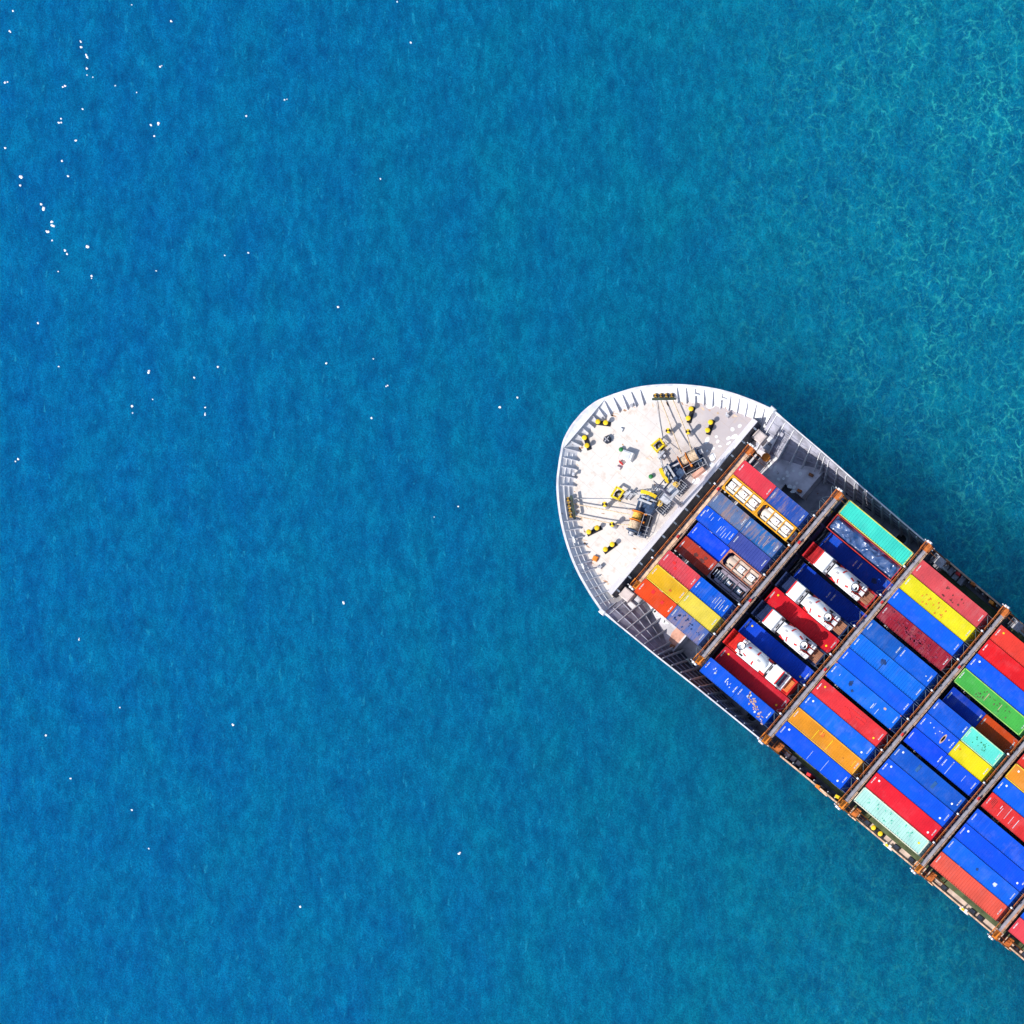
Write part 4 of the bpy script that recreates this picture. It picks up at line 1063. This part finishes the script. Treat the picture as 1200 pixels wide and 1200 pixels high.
# bay four
container(3, 1, 0, 2.9, 22.0, (255, 72, 58), .25, 'long vermilion container on the starboard edge, cut by the picture edge', 'roof', 2, 'y')
container(3, 2, 0, 2.9, 22.0, (255, 36, 44), .25, 'long scarlet container between vermilion and blue ones')
container(3, 3, 0, 2.9, 22.0, (18, 102, 250), .35, 'long blue container between the scarlet and the green ones', 'roof', 2, 'w')
t = container(3, 4, 0, 2.9, 22.0, (82, 195, 82), .45, 'long green container with pale edges and rust marks')
rr = random.Random(31)
for k in range(22): scrape(t, blot(rr.uniform(-2.5, 3), rr.uniform(-.8, .7), rr.uniform(.06, .16), rr.uniform(.05, .18), k + 150, 8), COAM, 'stain')
streaks(t, [(-1.0, 0, 1.2, .10), (1.4, .1, .9, .08)], SCRT, 'rust_scrape')
container(3, 5, 1, 2.6, 20.4, (14, 66, 200), .4, 'navy short container sunk beside the green one', 'roof')
container(3, 5, 2, 2.6, 20.4, (225, 80, 28), .3, 'burnt orange short container sunk beside the green one')
t = container(3, 6, 1, 2.9, 22.0, (20, 100, 230), .5, 'blue short container with faint dark spots forward of the mint one')
t = container(3, 6, 2, 2.9, 22.0, (112, 250, 225), .45, 'mint short container with dark green spots', 'roof', 2)
rr = random.Random(41)
for k in range(20): scrape(t, blot(rr.uniform(-1.5, 1.0), rr.uniform(-.6, .7), rr.uniform(.05, .14), rr.uniform(.05, .12), k + 200, 8), GREEN, 'stain')
t = container(3, 7, 1, 2.9, 22.0, (20, 100, 248), .3, 'blue short container with an oval rusty scar forward of the bright yellow one')
scrape(t, [(1.15 + .26 * math.cos(a * .4488), -.1 + .78 * math.sin(a * .4488)) for a in range(14)], SCRT, 'rust_scar'); scrape(t, [(1.15 + .15 * math.cos(a * .4488), -.08 + .5 * math.sin(a * .4488)) for a in range(14)], paint('scar_grey', (.13, .11, .13), .7, .2), 'rust_scar')
for k, (x, y) in enumerate(((-1.7, .5), (-.9, .3), (.1, .4), (.5, .5), (-.2, -.2), (1.9, .3))): scrape(t, blot(x, y, .1, .1, k + 300, 8), SCRW, 'paint_scratch')
t = container(3, 7, 2, 2.9, 22.0, (255, 235, 30), .2, 'bright yellow short container aft of the scarred blue one')
scrape(t, blot(-2.2, .3, .2, .16, 77), SCRO, 'stain')
container(3, 8, 1, 2.9, 22.0, (14, 84, 250), .12, 'royal blue short container beside the scarred blue one')
t = container(3, 8, 2, 2.9, 22.0, (16, 92, 245), .25, 'blue short container with pale streaks beside the bright yellow one')
streaks(t, [(-1.6, -.1, 1.9, .06), (-1.6, .7, .6, .1), (.9, .1, 1.0, .05)], SCRW)
t = container(3, 9, 0, 2.9, 22.0, (22, 98, 212), .35, 'long dull blue container with dark rectangular stains beside a wide gap', 'roof', 2, 'w')
for x, y in ((-1.9, .2), (1.3, -.2)): scrape(t, [(x - .25, y - .5), (x + .2, y - .55), (x + .3, y + .5), (x - .2, y + .55)], paint('stain_slate', (.02, .09, .26), .6, .2), 'stain')
container(3, 10, 0, 2.9, 22.0, (16, 98, 248), .2, 'long blue container between the dull blue and the crimson ones', 'roof', 2, 'w')
container(3, 11, 0, 2.9, 22.0, (255, 40, 58), .2, 'long crimson red container between blue and pale mint ones', 'roof', 2, 'w')
t = container(3, 12, 0, 2.9, 22.0, (205, 255, 238), .2, 'long pale mint container on the port edge', 'roofd', 0)
rr = random.Random(51)
MINTS = paint('stain_mint', (.10, .50, .36), .6, .2)
for k in range(26): scrape(t, blot(rr.uniform(-4.5, 3.5), rr.uniform(-.9, .9), rr.uniform(.05, .12), rr.uniform(.05, .2), k + 250, 7), MINTS, 'stain')
scrape(t, blot(5.0, .1, .2, .2, 501), YEL, 'stain')
# bay five
container(4, 5, 0, 2.9, 22.0, (232, 58, 45), .4, 'brick-orange red container at the picture edge beside the amber one')
container(4, 6, 0, 2.9, 22.0, (255, 160, 48), .3, 'amber container with yellow rim at the picture edge', 'roof', 0, 'w')
container(4, 7, 0, 2.9, 22.0, (18, 110, 250), .3, 'blue container between the amber and the white-scratched red ones', 'roof', 2, 'w')
t = container(4, 8, 0, 2.7, 21.7, (248, 58, 58), .5, 'red container with white scratch lines beside a black gap')
streaks(t, [(-3.7, .4, .5, .1), (-3.4, -.2, 1.3, .05), (-2.4, .3, 1.8, .05), (-1.5, -.1, 1.2, .06), (-.6, -.1, 1.4, .08)], SCRW)
streaks(t, [(-5.3, .4, .9, .07), (-5.1, .3, .9, .07), (-4.9, .3, 1.1, .08), (-4.65, .1, 1.2, .06)], SCRR, 'stain')
container(4, 9, 0, 2.9, 22.0, (16, 98, 246), .5, 'long blue container with dark specks in the aftmost full bay, beside the black gap', 'roof', 2)
container(4, 10, 0, 2.9, 22.0, (16, 92, 250), .12, 'long smooth blue container in the aftmost full bay, between the two other blues', 'roof', 2, 'w')
t = container(4, 11, 0, 2.9, 22.0, (22, 114, 248), .3, 'long lighter blue container with a white splash beside the salmon orange one')
scrape(t, blot(2.7, -.1, .35, .3, 91), SCRW, 'paint_scratch'); scrape(t, blot(-.6, -.1, .25, .2, 92), SCRD, 'stain')
container(4, 12, 0, 2.9, 22.0, (255, 105, 85), .2, 'long salmon orange container with fine ribs on the port edge', 'roofd')
# bay six, only the corner shows
container(5, 12, 0, 2.9, 22.0, (252, 82, 92), .2, 'rose red container in the bottom right corner of the picture')
container(5, 11, 0, 2.9, 22.0, (18, 105, 248), .2, 'blue container at the right edge beside the rose red one')


# paler top rails on some of them
def pale_rim(word, rgb):
    for t in list(bpy.data.objects):
        if t.parent is None and word in t.get('label', '') and '_hl' in t:
            hl, H, hw = t['_hl'], t['_h'], CW / 2; mb = MB()
            for sg in (1, -1): mb.box(-hl + .02, hl - .02, *sorted((sg * (hw - .13), sg * (hw - .005))), H - .05, H + .012)
            for sx in (1, -1): mb.box(*sorted((sx * (hl - .02), sx * (hl - .15))), -hw + .13, hw - .13, H - .05, H + .010)
            mb.build('top_rail', t, paint('rail_%d_%d_%d' % rgb, lin(*rgb, .68), .55, .12, .06, 1.5))
pale_rim('long mint green', (235, 225, 105)); pale_rim('long green container', (170, 225, 115)); pale_rim('mint short', (205, 250, 200))
pale_rim('amber container', (255, 215, 70)); pale_rim('pale mint container on', (250, 248, 220)); pale_rim('long orange container', (255, 190, 75)); pale_rim('golden yellow', (255, 215, 70))

# ------------------------------------------------------------------ tank containers
def tank(row, half, top, frame_m, tank_m, deck_m, label, grates=False):
    L = 6.03; x0 = BX[0] + (0 if half == 1 else 6.09); H = 2.6
    t = thing('tank_container', (x0 + L / 2, ROWY[row], top - H), label, 'tank container', 'framed tank containers in the foremost bay')
    hl, hw = L / 2, CW / 2; b = .17
    mb = MB()
    for sg in (1, -1):
        for z in (.1, H - .09): mb.bar((-hl, sg * (hw - b / 2), z), (hl, sg * (hw - b / 2), z), b, b)
        for sx in (1, -1): mb.bar((sx * (hl - b / 2), sg * (hw - b / 2), .2), (sx * (hl - b / 2), sg * (hw - b / 2), H - .18), b, b)
        for sx in (1, -1): mb.bar((sx * (hl - .1), sg * (hw - .1), .25), (sx * (hl - 1.2), sg * (hw - .1), 1.2), .08, .08)
    for sx in (1, -1):
        for z in (.1, H - .09): mb.bar((sx * (hl - b / 2), -hw + b, z), (sx * (hl - b / 2), hw - b, z), b, b)
        for sg in (1, -1): mb.poly([(sx * (hl - .18), sg * (hw - .18), H - .16), (sx * (hl - .55), sg * (hw - .18), H - .16), (sx * (hl - .18), sg * (hw - .55), H - .16)], .1, (0, 0, 1))
    for x in (-.95, 1.05): mb.bar((x, -hw + b, H - .08), (x, hw - b, H - .08), .15, .12)
    mb.build('frame', t, frame_m)
    mb = MB(); mb.sm = True
    r_ = 1.0
    mb.rev((-hl + .28, 0, 1.26), (hl, 0, 1.26), [(0, 0), (.04, .35), (.14, .68), (.30, .9), (.5, r_), (L - 1.06, r_), (L - .86, .9), (L - .7, .68), (L - .6, .35), (L - .56, 0)], 28, False)
    mb.build('tank', t, tank_m)
    for sg in (1, -1):
        mb = MB(); mb.box(-hl + 1.0 if half == 2 else -hl + .35, hl - .35, *sorted((sg * .55, sg * .95)), H - .26, H - .2)
        mb.build('walkway', t, deck_m)
    for k, x in enumerate((-2.1, .05, 1.95)):
        if grates and k == 0:
            mb = MB()
            for j in range(6): mb.box(-2.6 + .42 * j, -2.5 + .42 * j, -.5, .5, H - .24, H - .17)
            mb.build('grating', t, GREYL); continue
        if half == 2 and k == 0 and not grates: continue
        mb = MB(); mb.cbox(x, .0, H - .36, .95 if not grates else .6, .85 if not grates else .55, .26, 0, .06); o = mb.build('manway_box', t, PATCHW if not grates or k else deck_m)
        mb = MB(); mb.tube((x + .1, .1, H - .10), (x + .1, .1, H - .06), .1, 8); mb.bar((x + .52, -.35, H - .15), (x + .52, .35, H - .15), .06, .05); mb.build('valve', o, RUSTY)
    mb = MB(); mb.box(hl - .02, hl + .02, -.7, .7, .6, 1.9); mb.build('data_plate', t, GREYL)
    mb = MB(); mb.box(hl + .022, hl + .03, -.2, .3, 1.3, 1.7); mb.build('hazard_mark', t, REDP)
OYEL = paint('frame_orange', (.84, .36, .02), .45, .15)
tank(4, 1, 22.0, OYEL, CREAM, CREAM, 'cream tank in an orange-yellow frame beside the coral red container')
tank(4, 2, 22.0, OYEL, CREAM, CREAM, 'cream tank in an orange-yellow frame beside the pale striped blue container')
TANF = paint('frame_tan', (.55, .20, .12), .55, .2); TANT = paint('tank_tan', (.58, .46, .36), .55, .15)
tank(7, 2, 20.2, TANF, TANT, TANT, 'tan tank in a rust red frame with white hatch boxes, sunk one tier lower')
tank(8, 2, 20.4, paint('frame_slate', (.22, .17, .20), .5, .2), paint('tank_slate', (.08, .12, .16), .45, .2), paint('deck_mauve', (.30, .25, .30), .6, .2), 'dark grey tank in a slate frame with rung-like gratings', True)

# ------------------------------------------------------------------ open-top container under a tarpaulin
t = thing('open_top_container', (BX[1] + 6.1, ROWY[2], 16.6), 'red rimmed open-top container under a crumpled blue tarpaulin', 'open-top container', GRP)
L = 12.1; hl = L / 2; hw = CW / 2; H = 2.6
mb = MB()
for sg in (1, -1): mb.box(-hl, hl, *sorted((sg * hw, sg * (hw - .1))), 0, H)
for sx in (1, -1): mb.box(*sorted((sx * hl, sx * (hl - .12))), -hw + .1, hw - .1, 0, H - .003)
mb.box(-hl + .12, hl - .12, -hw + .1, hw - .1, .02, .2)
mb.build('walls', t, paint('open_top_red', (.50, .035, .03), .5, .2, .1))
mb = MB(); nx, ny = 150, 30; rr = random.Random(2)
fold = [(rr.uniform(-hl, hl), rr.uniform(-hw, hw), rr.uniform(0, 3.14), rr.uniform(.12, .34), rr.uniform(.5, 1.5)) for _ in range(55)]
for i in range(nx + 1):
    for j in range(ny + 1):
        x = -hl + .13 + (L - .26) * i / nx; y = -hw + .11 + (CW - .22) * j / ny
        z = H - .25
        for fx, fy, a, h_, w_ in fold:
            dx, dy = x - fx, y - fy; u_ = dx * math.cos(a) + dy * math.sin(a); q = -dx * math.sin(a) + dy * math.cos(a)
            if abs(u_) < w_ and abs(q) < w_: z += h_ * max(0, 1 - abs(q) / (w_ * .45)) * (1 - (u_ / w_) ** 2) * .8
        ed = min(x + hl - .13, hl - .13 - x, y + hw - .11, hw - .11 - y); z = (H - .42) + (min(z, H + .12) - (H - .42)) * min(1, ed / .45)
        mb.v.append((x, y, z))
for i in range(nx):
    for j in range(ny): mb.f.append((i * (ny + 1) + j, (i + 1) * (ny + 1) + j, (i + 1) * (ny + 1) + j + 1, i * (ny + 1) + j + 1)); mb.m.append(0); mb.smooth.append(False)
mb.build('tarpaulin', t, TARP)
for sx in (1, -1):
    for sy in (1, -1): link('corner_casting', mesh_for('cast', 0, 0), t, (sx * (hl - .093), sy * (hw - .083), H + .004), (.62, .1, .05, 1))

# ------------------------------------------------------------------ flat racks with concrete mixer trucks
def flat_rack(row, zb, rgb, plank, flip, label):
    t = thing('flat_rack', (BX[1] + 6.1, ROWY[row], zb), label, 'flat rack', 'flat racks under the mixer trucks', R(180) if flip else 0)
    m = paint('rack_' + label.split()[0], rgb, .5, .2, .08)
    L = 12.1; hl = L / 2; hw = CW / 2
    mb = MB()
    for sg in (1, -1): mb.box(-hl, hl, *sorted((sg * hw, sg * (hw - .16))), 0, .62)
    for k in range(13): x = -hl + .2 + (L - .6) * k / 12; mb.box(x, x + .2, -hw + .16, hw - .16, .1, .5)
    mb.build('base_frame', t, m)
    for sx in (1, -1):
        mb = MB()
        for sg in (1, -1): mb.box(*sorted((sx * hl, sx * (hl - .25))), *sorted((sg * hw, sg * (hw - .28))), .623, 2.1)
        mb.box(*sorted((sx * (hl - .06), sx * (hl - .18))), -hw + .28, hw - .28, .62, 1.9); mb.box(*sorted((sx * (hl - .02), sx * (hl - .22))), -hw + .28, hw - .28, 1.9, 2.1)
        for k in range(3): mb.box(*sorted((sx * (hl - .26), sx * (hl - .34))), -.8 + .75 * k, -.7 + .75 * k, .62, 1.9)
        mb.build('end_wall', t, m)
    mb = MB()
    for k in range(8): mb.box(hl - 2.75, hl - .75, -.86 + .22 * k, -.66 + .22 * k, .53, .64)
    mb.build('plank_floor', t, plank)
    mb = MB(); mb.box(-hl + .35, hl - .35, -hw + .162, hw - .162, .505, .535)
    for k in range(4): mb.box(-hl + .55 + .45 * k, -hl + .68 + .45 * k, -hw + .2, hw - .2, .53, .6)
    mb.build('floor_plate', t, m)
    return t

def wheel_mesh():
    if 'wheel' in _cache: return _cache['wheel']
    mb = MB(); mb.sm = True; mb.rev((0, -.15, 0), (0, .15, 0), [(0, .3), (0, .46), (.04, .51), (.26, .51), (.30, .46), (.30, .3)], 20, False); ty = mb.mesh('tyre')
    mb = MB(); mb.rev((0, -.12, 0), (0, .12, 0), [(0, .0), (.02, .14), (.06, .3), (.2, .3), (.24, .14), (.24, 0)], 14, False); mb.mats = [GREYL]; mb.m = [0] * len(mb.f); rim = mb.mesh('rim')
    ty.materials.append(TYRE); _cache['wheel'] = (ty, rim); return ty, rim

def mixer(row, zb, xfront, flip, label, stripe):
    z0 = zb + .58
    sx = -1 if flip else 1
    t = thing('mixer_truck', (xfront, ROWY[row], z0), label, 'concrete mixer truck', 'concrete mixer trucks lashed on deck', R(180) if flip else 0)
    def part(nm, mb, m, par=t): return mb.build(nm, par, m)
    mb = MB()
    for e in (-.42, .42): mb.box(.3, 8.1, e - .1, e + .1, .75, 1.02)
    for x in (.5, 2.0, 3.6, 5.2, 7.0, 7.9): mb.box(x, x + .15, -.42, .42, .8, .98)
    part('chassis', mb, TRED)
    # cab: sides, crowned roof, screen
    mb = MB()
    prof = [(.10, .75), (.02, 1.5), (.16, 2.35), (.42, 2.72), (.8, 2.82), (1.7, 2.82), (2.02, 2.70), (2.08, 2.3), (2.08, .75)]
    k = len(prof); ring_ = []
    for y, ins in ((-1.22, .0), (-1.12, .0), (1.12, .0), (1.22, .0)):
        dz = -.10 if abs(y) > 1.2 else 0
        ring_ += [(x + (.06 if abs(y) > 1.2 and x < .5 else 0), y, z + (dz if z > 2.2 else 0)) for x, z in prof]
    fs = [(r_ * k + i, r_ * k + i + 1, (r_ + 1) * k + i + 1, (r_ + 1) * k + i) for r_ in range(3) for i in range(k - 1)] + [tuple(range(k)), tuple(range(4 * k - 1, 3 * k - 1, -1))]
    fs += [(0, k, 2 * k, 3 * k), ] if False else []
    mb.add(ring_, fs)
    cabo = part('cab', mb, TRUCKW)
    mb = MB(); mb.add([(.0, -1.0, 1.52), (.0, 1.0, 1.52), (.14, .98, 2.36), (.14, -.98, 2.36)], [(0, 1, 2, 3)]); mb.add([(.125, -.97, 2.38), (.125, .97, 2.38), (.37, .93, 2.70), (.37, -.93, 2.70)], [(0, 1, 2, 3)])
    part('windscreen', mb, GLASS, cabo)
    mb = MB(); mb.box(.30, .46, -1.1, 1.1, 2.70, 2.86); part('sun_visor', mb, TRED, cabo)
    mb = MB(); mb.box(-.22, .08, -1.22, 1.22, .55, .95)
    for e in (-1, 1): mb.bar((-.2, e * 1.15, .8), (.1, e * 1.2, 1.6), .1, .1)
    part('bumper', mb, TRUCKW)
    for e in (-1, 1):
        mb = MB(); mb.box(-.03, .02, *sorted((e * .8, e * 1.12)), 1.05, 1.25); part('headlight', mb, GREYL, cabo)
        mb = MB(); mb.box(.0, .14, *sorted((e * 1.26, e * 1.42)), 1.7, 2.2); mb.bar((.1, e * 1.2, 2.1), (.08, e * 1.34, 2.1), .04, .04); part('mirror', mb, DARK, cabo)
    # intake and vents behind the cab
    mb = MB(); mb.box(2.14, 2.46, -.95, .95, .95, 2.35); bo = part('air_intake', mb, GREYL)
    mb = MB()
    for y in (-.62, -.36, -.1): mb.box(2.22, 2.40, y, y + .2, 2.352, 2.40)
    mb.box(2.2, 2.44, .72, 1.05, 2.0, 2.5); part('intake_grille', mb, DARK, bo)
    mb = MB(); mb.box(2.52, 2.58, -1.15, 1.15, .95, 2.2); part('cab_guard', mb, DARK)
    mb = MB(); mb.cbox(2.95, 0, 1.0, .62, 1.75, 1.35, 0, .1); part('water_tank', mb, TRUCKW)
    # drum
    a = Vector((3.0, 0, 1.95)); b = Vector((7.5, 0, 2.62)); dd = (b - a).normalized()
    DR = [(0, .0), (.02, .62), (.35, .86), (1.0, 1.10), (1.9, 1.20), (2.6, 1.17), (3.2, .98), (3.9, .72), (4.35, .56), (4.45, .50)]
    def drad(x):
        return interp(DR[1:], x)
    mb = MB(); mb.sm = True; mb.rev(a, b, DR, 32, False); dr = part('drum', mb, TRUCKW)
    for (xs, nn_, s0, s1) in (((1.72, 1.82, 1.92, 2.0), 8, .42, 1.17), ((1.72, 1.82, 1.92, 2.0), 8, -1.17, -.42), ((3.15, 3.3, 3.45, 3.6), 4, .55, .95), ((3.1, 3.3, 3.5, 3.7), 4, -.95, -.6)):
        mb = MB(); mb.rev(a, b, [(x, drad(x) + .012) for x in xs], nn_, False, s0, s1); part('red_stripe', mb, TRED, dr)
    mb = MB(); mb.sm = True; mb.rev(a, b, [(x, drad(x) + .010) for x in (.95, 1.1, 1.3, 1.5)], 6, False, -.16, .10); part('emblem', mb, paint('emblem_grey', (.42, .40, .40), .5, .2), dr)
    # supports, hopper, chute
    mb = MB()
    for e in (-1, 1):
        mb.bar((6.95, e * .55, 1.0), (6.95, e * .62, 2.3), .14, .14); mb.bar((7.5, e * .5, 1.0), (7.35, e * .6, 3.0), .12, .12)
    mb.box(2.62, 2.95, -.5, .5, 1.0, 1.9)
    part('drum_support', mb, TRED)
    mb = MB(); mb.sm = True; mb.rev((7.35, 0, 2.75), (7.35, 0, 3.6), [(0, .28), (.5, .52), (.62, .58), (.62, .50), (.1, .22)], 20, False); ho = part('hopper', mb, TRUCKW)
    mb = MB(); mb.torus((7.35, 0, 3.39), (0, 0, 1), .56, .05, 24, 6); part('hopper_ring', mb, DARK, ho)
    mb = MB(); mb.bar((7.2, -.9, 2.8), (7.2, .9, 2.8), .1, .1); mb.bar((6.8, -1.05, 2.5), (7.6, -1.05, 2.5), .07, .07); mb.bar((6.8, 1.05, 2.5), (7.6, 1.05, 2.5), .07, .07); mb.cbox(7.75, -.25, 2.5, .25, .3, .3); mb.cbox(6.9, .95, 2.2, .5, .25, .3); part('rear_frame', mb, DARK)
    mb = MB(); mb.poly([(7.65, -.28, 1.6), (8.25, -.34, 1.25), (8.25, .34, 1.25), (7.65, .28, 1.6)], .08, (0, 0, 1)); mb.cbox(7.9, .75, 1.1, .7, .5, .5, 0, .05); mb.cbox(7.85, -.8, 1.1, .75, .45, .4, 0, .05); part('chute', mb, TRUCKW)
    for e in (-1, 1):
        mb = MB(); mb.sm = True
        pts = [(3.9, 1.0), (4.3, 1.3), (5.0, 1.38), (7.3, 1.38), (7.75, 1.25), (8.0, .95)]
        for p_, q in zip(pts, pts[1:]): mb.add([(p_[0], e * .72, p_[1]), (q[0], e * .72, q[1]), (q[0], e * 1.24, q[1]), (p_[0], e * 1.24, p_[1])], [(0, 1, 2, 3)] if e > 0 else [(3, 2, 1, 0)])
        for p_, q in zip(pts, pts[1:]): mb.add([(p_[0], e * 1.24, p_[1]), (q[0], e * 1.24, q[1]), (q[0], e * 1.24, q[1] - .12), (p_[0], e * 1.24, p_[1] - .12)], [(0, 1, 2, 3)] if e > 0 else [(3, 2, 1, 0)])
        part('fender', mb, TRUCKW)
        mb = MB(); mb.cbox(3.35, e * .95, .55, .8, .5, .55, 0, .06); part('fuel_tank', mb, TRED)
    ty, rim = wheel_mesh()
    for x in (1.05, 2.75, 5.2, 6.55):
        for e in (-1, 1):
            w_ = link('wheel', ty, t, (x, e * 1.02, .5)); link('rim', rim, w_, (0, e * .03, 0))
    mb = MB()
    for k in range(7): mb.bar((7.62, -1.18, 1.1 + .27 * k), (7.62, -.86, 1.1 + .27 * k), .04, .04)
    for y in (-1.18, -.86): mb.bar((7.62, y, 1.0), (7.62, y, 3.0), .05, .05)
    part('ladder', mb, TRUCKW)
XS = BX[1] + 2.2
flat_rack(4, 17.3, (.42, .015, .02), WOOD, False, 'red flat rack with brown planks under the first mixer truck, beside the tarpaulin side')
flat_rack(6, 18.0, (.012, .025, .085), WOOD, False, 'navy flat rack with pinkish planks beside the long crimson container, forward side')
flat_rack(8, 18.0, (.013, .028, .095), WOOD, False, 'navy flat rack with planks between the crimson and royal blue containers')
flat_rack(10, 19.4, (.60, .02, .015), WOODO, False, 'scarlet flat rack with orange planks under the reversed mixer truck')
mixer(4, 17.3, XS, False, 'white mixer truck on the red flat rack, cab towards the bow', True)
mixer(6, 18.0, XS, False, 'white mixer truck on a navy flat rack between dark blue and crimson containers', True)
mixer(8, 18.0, XS, False, 'white mixer truck on a navy flat rack between crimson and royal blue containers', True)
mixer(10, 19.4, BX[1] + 10.5, True, 'white mixer truck on the scarlet flat rack, windscreen facing the stern', True)

# ------------------------------------------------------------------ hatch covers carrying the stacks (one part per bay and block)
stk = {}
for o in bpy.data.objects:
    if o.parent is None and o.name.split('.')[0] in ('shipping_container', 'tank_container', 'open_top_container', 'flat_rack'):
        bay = max(i for i in range(6) if BX[i] - .5 < o.location.x); row = min(range(1, 13), key=lambda j: abs(ROWY[j] - o.location.y))
        if o.name.startswith(('shipping', 'tank')) : half = None
        stk.setdefault((bay, (row - 1) // 4), []).append((o.location.x, row, o.location.z - DZ, 3.0 if bay in (0,) or any('short' in w for w in [o.get('label', '')]) else 6.05))
for (bay, blk), items in stk.items():
    mb = MB()
    for x, row, zb, h_ in items:
        if zb - .03 > 11.75: mb.box(x - h_ + .12, x + h_ - .12, ROWY[row] - 1.16, ROWY[row] + 1.16, 11.7, zb - .02)
    mb.build('hatch_cover', ship, NAVY)
for o in bpy.data.objects:
    for k in ('_hl', '_h'):
        if k in o: del o[k]
